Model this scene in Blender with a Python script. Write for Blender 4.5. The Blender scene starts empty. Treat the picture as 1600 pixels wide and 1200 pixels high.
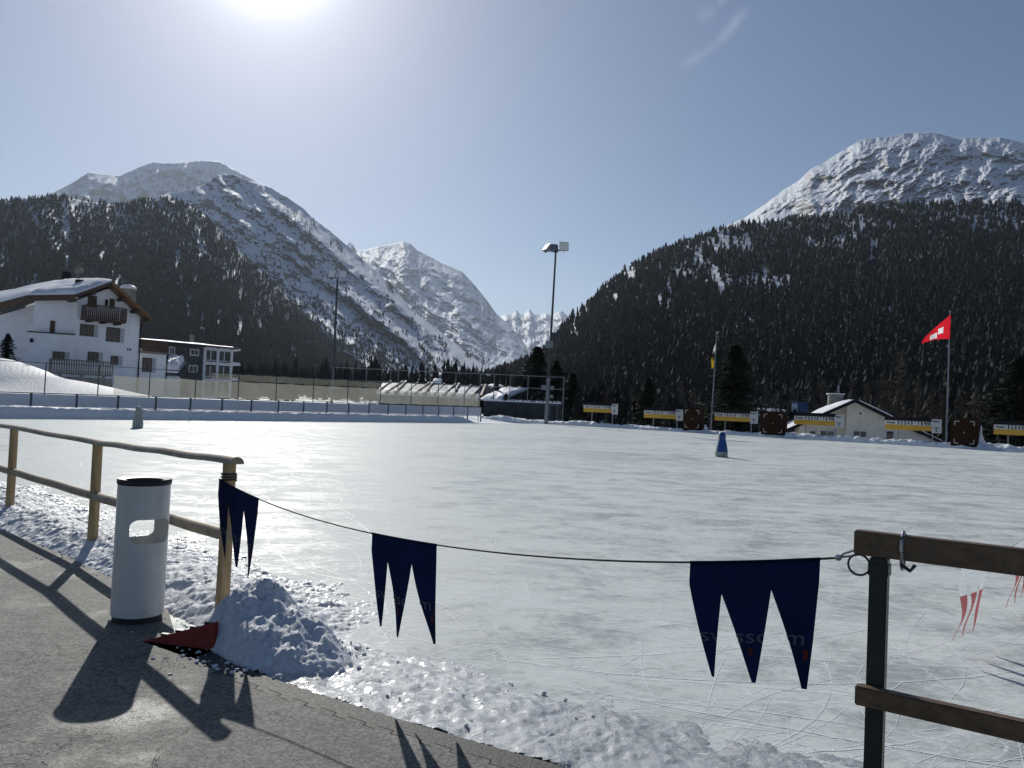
import bpy, bmesh, math, random
import numpy as np
from mathutils import Vector, Matrix
R = math.radians
rng = np.random.default_rng(7)
random.seed(7)
sc = bpy.context.scene
COL = sc.collection

# ------------------------------------------------------------------ camera
CAMH = 1.65
FPX = 1246.0
PITCH, ROLL = R(1.7), R(2.5)
F_ = Vector((0, math.cos(PITCH), math.sin(PITCH)))
U0 = Vector((0, -math.sin(PITCH), math.cos(PITCH)))
X_ = Vector((1, 0, 0))
CR = math.cos(ROLL) * X_ + math.sin(ROLL) * U0
CU = math.cos(ROLL) * U0 - math.sin(ROLL) * X_
cam_d = bpy.data.cameras.new('camera')
cam_d.sensor_width = 36; cam_d.lens = 36 * FPX / 1600
cam_d.clip_start = 0.05; cam_d.clip_end = 60000
cam = bpy.data.objects.new('camera', cam_d); COL.objects.link(cam)
m = Matrix.Identity(4)
for i in range(3):
    m[i][0] = CR[i]; m[i][1] = CU[i]; m[i][2] = -F_[i]
m[2][3] = CAMH
cam.matrix_world = m
sc.camera = cam

def ray(px, py):
    return (F_ + CR * ((px - 800) / FPX) + CU * ((600 - py) / FPX))
def P(px, py, Y):
    d = ray(px, py); t = Y / d.y
    return Vector((d.x * t, Y, CAMH + d.z * t))
def G(px, py, z=0.0):
    d = ray(px, py); t = (z - CAMH) / d.z
    return Vector((d.x * t, d.y * t, z))

# ------------------------------------------------------------------ sun and sky
SUN = (G(214, 966, .045) + Vector((0, 0, .975)) - G(147, 1106, .045)).normalized()
sun_el = math.asin(SUN.z); sun_az = math.atan2(SUN.x, SUN.y)
ld = bpy.data.lights.new('sun', 'SUN'); ld.energy = 2.8; ld.angle = R(0.53); ld.color = (1, .97, .90)
lo = bpy.data.objects.new('sun', ld); COL.objects.link(lo)
lo.rotation_euler = (-SUN).to_track_quat('-Z', 'Y').to_euler()
lo.location = (0, 0, 50)
w = bpy.data.worlds.new('World'); sc.world = w; w.use_nodes = True
nt = w.node_tree; nt.nodes.clear()
NN = nt.nodes.new; LK = nt.links.new
out = NN('ShaderNodeOutputWorld'); bg = NN('ShaderNodeBackground'); LK(bg.outputs[0], out.inputs[0])
sky = NN('ShaderNodeTexSky'); sky.sky_type = 'NISHITA'; sky.sun_disc = False
sky.sun_elevation = sun_el; sky.sun_rotation = sun_az
sky.altitude = 1800; sky.air_density = 1.0; sky.dust_density = 1.2; sky.ozone_density = 2.0
bg.inputs['Strength'].default_value = 0.10
# thin cirrus streaks in the sky
def wmath(op, a, b=None, c=None):
    n = NN('ShaderNodeMath'); n.operation = op
    for i, v in enumerate((a, b, c)):
        if v is None: continue
        if isinstance(v, (int, float)): n.inputs[i].default_value = v
        else: LK(v, n.inputs[i])
    return n.outputs[0]
def wdot(vec, v):
    n = NN('ShaderNodeVectorMath'); n.operation = 'DOT_PRODUCT'; LK(vec, n.inputs[0]); n.inputs[1].default_value = v
    return n.outputs['Value']
tc = NN('ShaderNodeTexCoord'); dirv = tc.outputs['Generated']
def streak(pts, wid, st):
    outv = None
    nz = NN('ShaderNodeTexNoise'); nz.inputs['Scale'].default_value = 60; nz.inputs['Detail'].default_value = 5
    LK(dirv, nz.inputs['Vector'])
    for (a, b), s_ in zip(zip(pts[:-1], pts[1:]), st):
        A = ray(*a).normalized(); B = ray(*b).normalized()
        L = (B - A).length; T = (B - A).normalized(); N = A.cross(B).normalized()
        M = ((A + B) / 2).normalized()
        al = wmath('ABSOLUTE', wmath('DIVIDE', wmath('SUBTRACT', wdot(dirv, T), M.dot(T)), L * .62))
        ac = wmath('ABSOLUTE', wmath('DIVIDE', wdot(dirv, N), wid))
        q = wmath('SUBTRACT', 1.0, wmath('SQRT', wmath('ADD', wmath('POWER', al, 4), wmath('POWER', ac, 1.6))))
        q = wmath('MULTIPLY', wmath('MAXIMUM', q, 0), s_)
        q = wmath('MULTIPLY', q, wmath('GREATER_THAN', wdot(dirv, M), 0))
        outv = q if outv is None else wmath('MAXIMUM', outv, q)
    return wmath('MULTIPLY', outv, wmath('MULTIPLY', nz.outputs[0], 1.6))
c1 = streak([(1062, 104), (1120, 70), (1165, 16)], .009, [.07, .10])
c2 = streak([(1088, 28), (1118, 16)], .012, [.07])
c3 = streak([(1120, 8), (1140, -8)], .006, [.07])
cl = wmath('ADD', wmath('ADD', c1, c2), c3)
# bright aureole of thin high haze around the sun, part of the sky itself
cs = wmath('MAXIMUM', wdot(dirv, tuple(SUN)), 0)
aur = wmath('ADD', wmath('MULTIPLY', wmath('POWER', cs, 700), 20.0),
            wmath('ADD', wmath('MULTIPLY', wmath('POWER', cs, 110), 3.0), wmath('MULTIPLY', wmath('POWER', cs, 14), .9)))
aurc = NN('ShaderNodeVectorMath'); aurc.operation = 'SCALE'; aurc.inputs[0].default_value = (.97, .985, .97); LK(aur, aurc.inputs['Scale'])
hs = NN('ShaderNodeHueSaturation'); hs.inputs['Saturation'].default_value = 1.06; LK(sky.outputs[0], hs.inputs['Color'])
hs.inputs['Value'].default_value = .50
addv = NN('ShaderNodeVectorMath'); addv.operation = 'ADD'; tn = NN('ShaderNodeVectorMath'); tn.operation = 'MULTIPLY'; LK(hs.outputs[0], tn.inputs[0]); tn.inputs[1].default_value = (1.03, 1.0, 1.0)
LK(tn.outputs[0], addv.inputs[0]); LK(aurc.outputs[0], addv.inputs[1])
clc = NN('ShaderNodeVectorMath'); clc.operation = 'SCALE'; clc.inputs[0].default_value = (9, 9, 9); LK(cl, clc.inputs['Scale'])
add2 = NN('ShaderNodeVectorMath'); add2.operation = 'ADD'; LK(addv.outputs[0], add2.inputs[0]); LK(clc.outputs[0], add2.inputs[1])
LK(add2.outputs[0], bg.inputs['Color'])
sc.view_settings.view_transform = 'Standard'; sc.view_settings.look = 'None'
sc.view_settings.exposure = 0.36; sc.view_settings.gamma = 1
sc.cycles.max_bounces = 6; sc.cycles.volume_bounces = 0
sc.cycles.transparent_max_bounces = 12
sc.cycles.sample_clamp_indirect = 4

# ------------------------------------------------------------------ numpy noise
def _h(ix, iy, seed):
    n = (ix.astype(np.int64) * 374761393 + iy.astype(np.int64) * 668265263 + seed * 974634777) & 0x7fffffff
    n = ((n ^ (n >> 13)) * 1274126177) & 0x7fffffff
    n = ((n ^ (n >> 16)) * 374761) & 0x7fffffff
    return (n & 0xffff) / 65535.0
def perlin(x, y, seed=0):
    x = np.asarray(x, float); y = np.asarray(y, float)
    ix = np.floor(x); iy = np.floor(y); fx = x - ix; fy = y - iy
    u = fx * fx * fx * (fx * (fx * 6 - 15) + 10); v = fy * fy * fy * (fy * (fy * 6 - 15) + 10)
    def g(dx, dy):
        a = _h(ix + dx, iy + dy, seed) * 2 * math.pi
        return np.cos(a) * (fx - dx) + np.sin(a) * (fy - dy)
    n0 = g(0, 0) * (1 - u) + g(1, 0) * u; n1 = g(0, 1) * (1 - u) + g(1, 1) * u
    return (n0 * (1 - v) + n1 * v) * 1.5
def fbm(x, y, octv=4, seed=0, gain=.5, ridge=False, billow=False):
    s = 0; a = 1; t = 0
    for k in range(octv):
        n = perlin(x * 2 ** k + 13.7 * k, y * 2 ** k - 7.3 * k, seed + k * 17)
        if ridge: n = 1 - 2 * np.abs(n)
        if billow: n = 2 * np.abs(n) - .5
        s = s + a * n; t += a; a *= gain
    return s / t
def ss(a, b, x):
    t = np.clip((x - a) / (b - a), 0, 1); return t * t * (3 - 2 * t)

# ------------------------------------------------------------------ object helpers
def tag(o, label=None, cat=None, group=None, kind=None):
    if label: o['label'] = label
    if cat: o['category'] = cat
    if group: o['group'] = group
    if kind: o['kind'] = kind
    return o
def empty(name, loc=(0, 0, 0), rz=0, label=None, cat=None, group=None):
    o = bpy.data.objects.new(name, None); COL.objects.link(o)
    o.location = loc; o.rotation_euler = (0, 0, rz); o.empty_display_size = .3
    return tag(o, label, cat, group)
def link_mesh(name, me, mat, parent=None, smooth=False):
    o = bpy.data.objects.new(name, me); COL.objects.link(o)
    if mat is not None: me.materials.append(mat)
    if parent is not None: o.parent = parent
    if smooth: me.polygons.foreach_set('use_smooth', [True] * len(me.polygons))
    me.update(); return o
def np_mesh(name, V, F, smooth=False):
    me = bpy.data.meshes.new(name)
    V = np.asarray(V, np.float32); F = np.asarray(F, np.int32)
    me.vertices.add(len(V)); me.vertices.foreach_set('co', V.ravel())
    k = F.shape[1]
    me.loops.add(F.size); me.loops.foreach_set('vertex_index', F.ravel())
    me.polygons.add(len(F)); me.polygons.foreach_set('loop_start', np.arange(0, F.size, k, dtype=np.int32))
    try: me.polygons.foreach_set('loop_total', np.full(len(F), k, np.int32))
    except Exception: pass
    me.polygons.foreach_set('use_smooth', np.full(len(F), smooth))
    me.update(calc_edges=True); return me
def add_attr(me, name, vals):
    a = me.attributes.new(name, 'FLOAT', 'POINT'); a.data.foreach_set('value', np.asarray(vals, np.float32).ravel())
def grid_faces(nr, nc, off=0):
    i = np.arange(nr - 1)[:, None] * nc + np.arange(nc - 1)[None, :]
    i = i.ravel() + off
    return np.stack([i, i + 1, i + nc + 1, i + nc], 1)

class MB:
    def __init__(s): s.v = []; s.f = []
    def box(s, c, d, rz=0, M=None):
        cx, cy, cz = c; dx, dy, dz = [q / 2 for q in d]; b = len(s.v)
        cr, sr = math.cos(rz), math.sin(rz)
        for z in (-dz, dz):
            for x, y in ((-dx, -dy), (dx, -dy), (dx, dy), (-dx, dy)):
                p = Vector((cx + x * cr - y * sr, cy + x * sr + y * cr, cz + z))
                if M is not None: p = M @ p
                s.v.append(tuple(p))
        s.f += [tuple(b + i for i in q) for q in ((3, 2, 1, 0), (4, 5, 6, 7), (0, 1, 5, 4), (1, 2, 6, 5), (2, 3, 7, 6), (3, 0, 4, 7))]
        return s
    def bb(s, x0, x1, y0, y1, z0, z1):
        return s.box(((x0 + x1) / 2, (y0 + y1) / 2, (z0 + z1) / 2), (abs(x1 - x0), abs(y1 - y0), abs(z1 - z0)))
    def tube(s, pts, r, n=10, cap=True, ref=Vector((0.123, .2, 1))):
        pts = [Vector(p) for p in pts]; b = len(s.v); k = len(pts)
        rr = r if isinstance(r, (list, tuple)) else [r] * k
        for i, p in enumerate(pts):
            t = (pts[min(i + 1, k - 1)] - pts[max(i - 1, 0)]).normalized()
            q = ref if abs(t.dot(ref.normalized())) < .95 else Vector((1, 0, 0))
            a = t.cross(q).normalized(); c = t.cross(a).normalized()
            for j in range(n):
                th = 2 * math.pi * j / n
                s.v.append(tuple(p + a * (math.cos(th) * rr[i]) + c * (math.sin(th) * rr[i])))
        for i in range(k - 1):
            for j in range(n):
                j2 = (j + 1) % n
                s.f.append((b + i * n + j, b + i * n + j2, b + (i + 1) * n + j2, b + (i + 1) * n + j))
        if cap:
            s.f.append(tuple(b + j for j in range(n))[::-1]); s.f.append(tuple(b + (k - 1) * n + j for j in range(n)))
        return s
    def lathe(s, prof, n=32, c=(0, 0, 0), sx=1, sy=1, close=False):
        b = len(s.v); k = len(prof)
        for r, z in prof:
            for j in range(n):
                th = 2 * math.pi * j / n
                s.v.append((c[0] + r * sx * math.cos(th), c[1] + r * sy * math.sin(th), c[2] + z))
        for i in range(k - 1 if not close else k):
            i2 = (i + 1) % k
            for j in range(n):
                j2 = (j + 1) % n
                s.f.append((b + i * n + j, b + i * n + j2, b + i2 * n + j2, b + i2 * n + j))
        if not close:
            s.f.append(tuple(b + j for j in range(n))[::-1]); s.f.append(tuple(b + (k - 1) * n + j for j in range(n)))
        return s
    def prism(s, poly, d):
        """poly: 3D points (planar), extruded by vector d"""
        b = len(s.v); n = len(poly); d = Vector(d)
        for p in poly: s.v.append(tuple(Vector(p)))
        for p in poly: s.v.append(tuple(Vector(p) + d))
        s.f.append(tuple(range(b, b + n))[::-1]); s.f.append(tuple(range(b + n, b + 2 * n)))
        for i in range(n):
            j = (i + 1) % n; s.f.append((b + i, b + j, b + n + j, b + n + i))
        return s
    def build(s, name, mat, parent=None, smooth=False, bevel=0, fix=True):
        me = bpy.data.meshes.new(name); me.from_pydata(s.v, [], s.f); me.update()
        if fix or bevel:
            bm = bmesh.new(); bm.from_mesh(me)
            bmesh.ops.recalc_face_normals(bm, faces=bm.faces)
            if bevel:
                bmesh.ops.bevel(bm, geom=list(bm.edges), offset=bevel, segments=2, affect='EDGES', clamp_overlap=True)
            bm.to_mesh(me); bm.free()
        o = link_mesh(name, me, mat, parent)
        if smooth:
            me.polygons.foreach_set('use_smooth', [True] * len(me.polygons))
            try: me.set_sharp_from_angle(angle=R(40))
            except Exception: pass
        return o
def copy_tree(o, parent=None):
    c = o.copy(); COL.objects.link(c); c.parent = parent
    if parent is not None: c.matrix_parent_inverse = o.matrix_parent_inverse.copy()
    for ch in list(o.children): copy_tree(ch, c)
    return c

# ------------------------------------------------------------------ materials
class MT:
    def __init__(s, name):
        s.m = bpy.data.materials.new(name); s.m.use_nodes = True; s.t = s.m.node_tree
        s.b = s.t.nodes['Principled BSDF']; s.o = s.t.nodes['Material Output']
        s.tc = None
    def n(s, typ, **kw):
        q = s.t.nodes.new(typ)
        for k, v in kw.items(): setattr(q, k, v)
        return q
    def l(s, a, b): s.t.links.new(a, b)
    def obj(s):
        if s.tc is None: s.tc = s.n('ShaderNodeTexCoord')
        return s.tc.outputs['Object']
    def mapv(s, scale=(1, 1, 1), rot=(0, 0, 0), src=None):
        q = s.n('ShaderNodeMapping'); q.inputs['Scale'].default_value = scale; q.inputs['Rotation'].default_value = rot
        s.l(src or s.obj(), q.inputs['Vector']); return q.outputs[0]
    def noise(s, scale, detail=4, rough=.55, vec=None, dist=0):
        q = s.n('ShaderNodeTexNoise'); q.inputs['Scale'].default_value = scale; q.inputs['Detail'].default_value = detail
        q.inputs['Roughness'].default_value = rough; q.inputs['Distortion'].default_value = dist
        s.l(vec or s.obj(), q.inputs['Vector']); return q.outputs[0]
    def ramp(s, x, a, b, ca=0.0, cb=1.0):
        q = s.n('ShaderNodeMapRange'); q.interpolation_type = 'SMOOTHSTEP'
        q.inputs[1].default_value = a; q.inputs[2].default_value = b; q.inputs[3].default_value = ca; q.inputs[4].default_value = cb
        s.l(x, q.inputs[0]); return q.outputs[0]
    def math(s, op, a, b=None):
        q = s.n('ShaderNodeMath', operation=op)
        for i, v in enumerate((a, b)):
            if v is None: continue
            if isinstance(v, (int, float)): q.inputs[i].default_value = v
            else: s.l(v, q.inputs[i])
        return q.outputs[0]
    def mix(s, f, a, b):
        q = s.n('ShaderNodeMix', data_type='RGBA')
        for i, v in ((0, f), (6, a), (7, b)):
            if isinstance(v, (int, float)): q.inputs[i].default_value = v
            elif isinstance(v, tuple): q.inputs[i].default_value = (*v, 1)
            else: s.l(v, q.inputs[i])
        return q.outputs[2]
    def color(s, c):
        if isinstance(c, tuple): s.b.inputs['Base Color'].default_value = (*c, 1)
        else: s.l(c, s.b.inputs['Base Color'])
        return s
    def rough(s, r):
        if isinstance(r, (int, float)): s.b.inputs['Roughness'].default_value = r
        else: s.l(r, s.b.inputs['Roughness'])
        return s
    def bump(s, h, strength=.5, dist=.02, prev=None):
        q = s.n('ShaderNodeBump'); q.inputs['Strength'].default_value = strength; q.inputs['Distance'].default_value = dist
        s.l(h, q.inputs['Height'])
        if prev is not None: s.l(prev, q.inputs['Normal'])
        s.l(q.outputs[0], s.b.inputs['Normal']); return q.outputs[0]
    def attr(s, name):
        q = s.n('ShaderNodeAttribute'); q.attribute_name = name; return q.outputs['Fac']
def simple(name, c, r=.6, metal=0, var=.15, scale=8, spec=.5, bump=0, stretch=(1, 1, 1)):
    t = MT(name); v = t.mapv(stretch)
    n = t.noise(scale, 5, .6, v)
    t.color(t.mix(t.ramp(n, .3, .7), tuple(q * (1 - var) for q in c), tuple(min(1, q * (1 + var)) for q in c)))
    t.rough(t.ramp(n, .2, .8, max(0, r - .08), min(1, r + .08))); t.b.inputs['Metallic'].default_value = metal
    t.b.inputs['Specular IOR Level'].default_value = spec
    if bump: t.bump(n, bump, .01)
    return t.m

# snow
def snow_mat(name, bscale=25, bdist=.03, gl=.45, base=(.80, .83, .88), dirt=0):
    t = MT(name)
    n1 = t.noise(bscale, 6, .65); n2 = t.noise(bscale * 6, 3, .6)
    c = t.mix(t.ramp(n1, .3, .7), tuple(q * .92 for q in base), base)
    if dirt: c = t.mix(t.ramp(t.noise(bscale * .6, 6, .7), .55, .72, 0, dirt), c, (.42, .43, .43))
    t.color(c); t.rough(gl)
    q = t.bump(n1, .6, bdist); t.bump(n2, .5, bdist * .25, q)
    return t.m
M_snow = snow_mat('snow', 6, .12, .65)
M_snowroof = snow_mat('roof_snow', 2, .15, .6)
M_bank = snow_mat('bank_snow', 5, .12, .6)
def near_snow_mat():
    t = MT('crusted_snow')
    n1 = t.noise(28, 6, .7); n2 = t.noise(170, 3, .6)
    c = t.mix(t.ramp(n1, .35, .65), (.60, .63, .68), (.78, .81, .85))
    wet = t.attr('wet')
    c = t.mix(wet, c, t.mix(t.ramp(n2, .4, .62), (.30, .32, .33), (.64, .67, .69)))
    t.color(c)
    r = t.math('SUBTRACT', .55, t.math('MULTIPLY', wet, .28)); t.rough(r)
    q = t.bump(n1, .55, .02); q = t.bump(n2, .7, .006, q); t.bump(t.noise(480, 1, .5), .6, .0016, q)
    t.l(t.math('MULTIPLY', wet, .8), t.b.inputs['Coat Weight']); t.b.inputs['Coat Roughness'].default_value = .10
    return t.m
M_nsnow = near_snow_mat()

# ice
def ice_mat():
    t = MT('skated_ice')
    sv = t.mapv((.8, 1.15, 1), (0, 0, .12))
    big = t.noise(.16, 5, .62, sv, .6)
    mid = t.noise(1.2, 9, .76, sv, .5)
    fine = t.noise(9, 5, .7)
    k = t.math('ADD', t.math('MULTIPLY', big, .32), t.math('ADD', t.math('MULTIPLY', mid, .84), t.math('MULTIPLY', fine, .34)))
    frost = t.ramp(k, .59, .83)
    c = t.mix(frost, (.43, .465, .45), (.74, .775, .755))
    # skate marks: contour lines of large warped noise, in thin long arcs
    def marks(scale, w, rot, mask_scale, ma, mb, dist, an=.22):
        v = t.mapv((an, 1, 1), (0, 0, rot))
        n = t.noise(scale, 1.2, .4, v, dist)
        fr = t.math('FRACT', t.math('MULTIPLY', n, 9.0))
        a = t.math('ABSOLUTE', t.math('SUBTRACT', fr, .5))
        line = t.ramp(a, w, w * .2)
        return t.math('MULTIPLY', line, t.ramp(t.noise(mask_scale, 4, .7, t.mapv((.6, 1, 1), (0, 0, rot))), ma, mb))
    ms = [marks(.7, .018, .3, 1.3, .52, .66, .1), marks(.9, .016, 1.25, 1.6, .52, .66, .2), marks(1.5, .026, 2.4, 1.9, .52, .66, .3),
          marks(.55, .012, -.5, 1.1, .48, .62, .05, .12), marks(2.6, .034, .9, 1.5, .52, .64, .4), marks(1.1, .016, 2.9, 1.2, .50, .62, .15, .15),
          marks(1.6, .05, .1, 1.0, .56, .68, .3, .18)]
    mk = ms[0]
    for q in ms[1:]: mk = t.math('MAXIMUM', mk, q)
    chips = t.ramp(t.noise(38, 3, .7), .66, .76)
    chips = t.math('MULTIPLY', chips, t.ramp(t.noise(1.3, 3, .6), .45, .62))
    mk = t.math('MINIMUM', t.math('ADD', mk, t.math('MULTIPLY', chips, .8)), 1.0)
    c = t.mix(t.math('MULTIPLY', mk, .9), c, (.86, .88, .90))
    t.color(c)
    t.rough(t.math('ADD', t.ramp(frost, 0, 1, .34, .60), t.math('MULTIPLY', mk, .15)))
    t.l(t.ramp(frost, 0, 1, .24, .08), t.b.inputs['Specular IOR Level'])
    t.b.inputs['IOR'].default_value = 1.31
    q = t.bump(mid, .35, .03); q = t.bump(fine, .4, .006, q); t.bump(t.noise(120, 2, .6), .35, .0018, q)
    return t.m
M_ice = ice_mat()

def cutm():
    t = MT('frosted_cut'); n = t.noise(30, 4, .7); t.color((.92, .93, .93)); t.rough(.5)
    tp = t.n('ShaderNodeBsdfTransparent'); mx = t.n('ShaderNodeMixShader'); t.l(t.ramp(n, .28, .55, .25, 1.0), mx.inputs[0])
    t.l(tp.outputs[0], mx.inputs[1]); t.l(t.b.outputs[0], mx.inputs[2]); t.l(mx.outputs[0], t.o.inputs['Surface']); return t.m
M_cut = cutm()
# mountains
def mount_mat(name, rock=(.13, .12, .12), rs=.01, steep=(.62, .80), amt=1.0, snowc=(.74, .78, .85)):
    t = MT(name)
    g = t.n('ShaderNodeNewGeometry'); sep = t.n('ShaderNodeSeparateXYZ'); t.l(g.outputs['Normal'], sep.inputs[0])
    n = t.noise(rs, 8, .7); n2 = t.noise(rs * 5, 6, .7)
    a = t.math('ADD', sep.outputs['Z'], t.math('MULTIPLY', t.math('SUBTRACT', n, .5), .9))
    a = t.math('ADD', a, t.math('MULTIPLY', t.math('SUBTRACT', n2, .5), .5))
    r = t.math('MULTIPLY', t.ramp(a, steep[1], steep[0]), amt)
    r = t.math('MINIMUM', t.math('ADD', r, t.attr('rock')), 1.0)
    c = t.mix(r, snowc, t.mix(n2, tuple(q * .6 for q in rock), tuple(q * 1.4 for q in rock)))
    t.color(c); t.rough(.7); t.b.inputs['Specular IOR Level'].default_value = .2
    q = t.bump(n, .5, 12 * .01 / rs * 1.2); t.bump(n2, .5, 3 * .01 / rs, q)
    return t.m
M_far = mount_mat('far_peak_snow', (.2, .2, .22), .004, (.40, .62), 1, (.8, .83, .88))
M_mtB = mount_mat('hazy_peak_rock', (.16, .15, .145), .006, (.50, .76), 1)
M_mtC = mount_mat('left_back_mountain', (.15, .14, .13), .006, (.56, .84), .85)
M_mtD = mount_mat('left_mountain', (.085, .085, .095), .010, (.46, .69), .95)
M_mtF = mount_mat('right_summit', (.13, .12, .12), .007, (.45, .67), 1)
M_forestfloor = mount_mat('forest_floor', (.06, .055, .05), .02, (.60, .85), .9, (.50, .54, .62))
def tree_mat(name, dark, brown, rough=.85):
    t = MT(name); a = t.attr('tint')
    n = t.noise(.6, 2, .6)
    c = t.mix(a, dark, brown); c = t.mix(t.ramp(n, .3, .7), c, t.mix(.5, c, (.015, .02, .015)))
    t.color(c); t.rough(rough); t.b.inputs['Specular IOR Level'].default_value = .15
    return t.m
M_forest = tree_mat('conifer_forest', (.013, .020, .018), (.024, .022, .022))
def crown_mat(name, a, b):
    t = MT(name); n = t.noise(1.3, 4, .7); t.color(t.mix(t.ramp(n, .35, .65), a, b)); t.rough(.8)
    t.b.inputs['Specular IOR Level'].default_value = .2; return t.m
M_crown = crown_mat('pine_needles', (.012, .020, .012), (.035, .048, .026))
M_larch = crown_mat('bare_larch_twigs', (.08, .062, .046), (.16, .125, .095))
M_bark = simple('bark', (.055, .042, .033), .9, var=.3, scale=6)

# generic
M_mat = None
def rubber():
    t = MT('rubber_mat')
    v = t.n('ShaderNodeTexVoronoi'); v.inputs['Scale'].default_value = 62; v.inputs['Randomness'].default_value = .35
    t.l(t.mapv((1, 1, 1), (0, 0, .62)), v.inputs['Vector'])
    n = t.noise(3.2, 6, .65); n2 = t.noise(55, 4, .7); n3 = t.noise(.9, 5, .6)
    stud = t.ramp(v.outputs['Distance'], .38, .22)
    c = t.mix(t.ramp(n, .35, .68), (.13, .13, .117), (.20, .20, .178))
    c = t.mix(t.ramp(n2, .40, .62), t.mix(.55, c, (.05, .05, .045)), t.mix(.42, c, (.36, .36, .33)))
    c = t.mix(t.math('MULTIPLY', stud, .3), c, (.17, .17, .155))
    # frost specks and wet dark stains
    c = t.mix(t.ramp(t.noise(14, 5, .75), .70, .76), c, (.62, .64, .64))
    wet = t.ramp(n3, .52, .66)
    c = t.mix(t.math('MULTIPLY', wet, .35), c, (.06, .06, .056))
    # fine cracks
    cr = t.noise(1.1, 6, .6, dist=.8); ca = t.math('ABSOLUTE', t.math('SUBTRACT', cr, .5))
    crack = t.math('MULTIPLY', t.ramp(ca, .003, .0006), t.ramp(t.noise(.7, 2), .5, .6))
    c = t.mix(t.math('MULTIPLY', crack, .85), c, (.02, .02, .02))
    t.color(c); t.rough(t.math('SUBTRACT', .72, t.math('MULTIPLY', wet, .25)))
    t.b.inputs['Specular IOR Level'].default_value = .22
    h = t.math('SUBTRACT', t.math('ADD', t.math('MULTIPLY', stud, .7), t.math('MULTIPLY', n2, .8)), crack)
    q = t.bump(h, .8, .006); t.bump(n, .5, .03, q)
    return t.m
M_mat = rubber()
M_trim = simple('mat_border', (.045, .048, .043), .7, var=.45, scale=45, bump=.6)
def wood(name, a, b, sc_=(30, 30, 2.0), r=.6):
    t = MT(name); n = t.noise(2.0, 7, .7, t.mapv(sc_)); n2 = t.noise(5, 4, .6)
    c = t.mix(t.ramp(n, .3, .7), a, b); c = t.mix(t.ramp(n2, .6, .75, 0, .5), c, tuple(q * .4 for q in a))
    t.color(c); t.rough(r); t.bump(n, .35, .004); return t.m
M_post = wood('round_wood', (.34, .22, .10), (.56, .40, .21), (14, 14, 1.6))
M_rail = wood('weathered_rail', (.27, .21, .145), (.46, .37, .26), (4, 4, 4))
M_plank = wood('brown_plank', (.10, .062, .035), (.185, .12, .07), (2.5, 14, 14), .45)
M_green = simple('dark_green_steel', (.018, .026, .022), .45, var=.2, scale=20)
M_bin = None
def binm():
    t = MT('grey_enamel'); n = t.noise(3, 4, .6); t.color(t.mix(t.ramp(n, .3, .7), (.62, .62, .61), (.72, .72, .70)))
    s = t.ramp(t.noise(26, 5, .7), .66, .74); t.color(t.mix(s, t.mix(t.ramp(n, .3, .7), (.62, .62, .61), (.72, .72, .70)), (.33, .33, .32)))
    t.rough(.3); t.b.inputs['Coat Weight'].default_value = .3; t.bump(n, .15, .01); return t.m
M_bin = binm()
M_black = simple('black_rubber', (.012, .013, .015), .5, var=.2)
M_navy = None
def cloth(name, c, tr=.25, alpha=1):
    t = MT(name); n = t.noise(90, 2); n2 = t.noise(5, 3)
    t.color(t.mix(t.ramp(n2, .3, .7), tuple(q * .8 for q in c), tuple(min(1, q * 1.2) for q in c))); t.rough(.8)
    t.b.inputs['Specular IOR Level'].default_value = .15
    t.bump(n, .2, .001)
    d = t.n('ShaderNodeBsdfTranslucent'); d.inputs['Color'].default_value = (*c, 1)
    mx = t.n('ShaderNodeMixShader'); mx.inputs[0].default_value = tr
    t.l(t.b.outputs[0], mx.inputs[1]); t.l(d.outputs[0], mx.inputs[2]); last = mx.outputs[0]
    if alpha < 1:
        tp = t.n('ShaderNodeBsdfTransparent'); m2 = t.n('ShaderNodeMixShader'); m2.inputs[0].default_value = alpha
        t.l(tp.outputs[0], m2.inputs[1]); t.l(last, m2.inputs[2]); last = m2.outputs[0]
    t.l(last, t.o.inputs['Surface']); return t.m
M_navy = cloth('navy_cloth', (.004, .010, .045), .2)
M_print = simple('faded_grey_print', (.10, .11, .13), .9, var=.1)
M_printred = simple('faded_red_print', (.10, .010, .010), .9, var=.1)
M_red_cloth = cloth('red_cloth', (.72, .02, .035), .65)
M_red_band = cloth('red_band_cloth', (.42, .14, .14), .4)
M_white_cloth = cloth('white_cloth', (.86, .87, .88), .65)
M_pale_cloth = cloth('pale_cloth', (.76, .78, .80), .4)
M_yellow_cloth = cloth('yellow_cloth', (.72, .48, .03), .4)
M_blk_cloth = cloth('black_cloth', (.03, .03, .04), .1)
M_rope = simple('dark_rope', (.03, .03, .035), .6)
M_steel = simple('steel', (.42, .43, .45), .32, metal=.9, var=.1)
M_galv = simple('galvanised_grey', (.20, .22, .25), .5, metal=.4, var=.12)
M_galvd = simple('dark_steel_pole', (.045, .05, .06), .45, metal=.3)
M_redp = simple('red_plastic', (.24, .022, .018), .5, var=.25, scale=20)
M_white = simple('white_board', (.62, .63, .62), .5, var=.06)
M_yellow = simple('yellow_board', (.62, .36, .035), .5, var=.08)
M_dark = simple('dark_hood', (.013, .013, .016), .7, spec=.2)
M_brown = simple('dark_brown_panel', (.034, .017, .011), .85, var=.25, spec=.1)
M_wallw = simple('white_plaster', (.82, .83, .86), .8, var=.05, scale=1.5)
M_wallb = simple('beige_plaster', (.72, .68, .57), .85, var=.07, scale=1.5)
M_stone = simple('grey_stone', (.085, .085, .085), .9, var=.45, scale=3)
M_stonel = simple('pale_stone', (.24, .23, .20), .9, var=.4, scale=2)
M_frame = simple('white_paint', (.62, .64, .66), .5, var=.04)
M_wood_d = wood('dark_timber', (.045, .026, .016), (.10, .06, .036), (3, 3, 3), .7)
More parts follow.
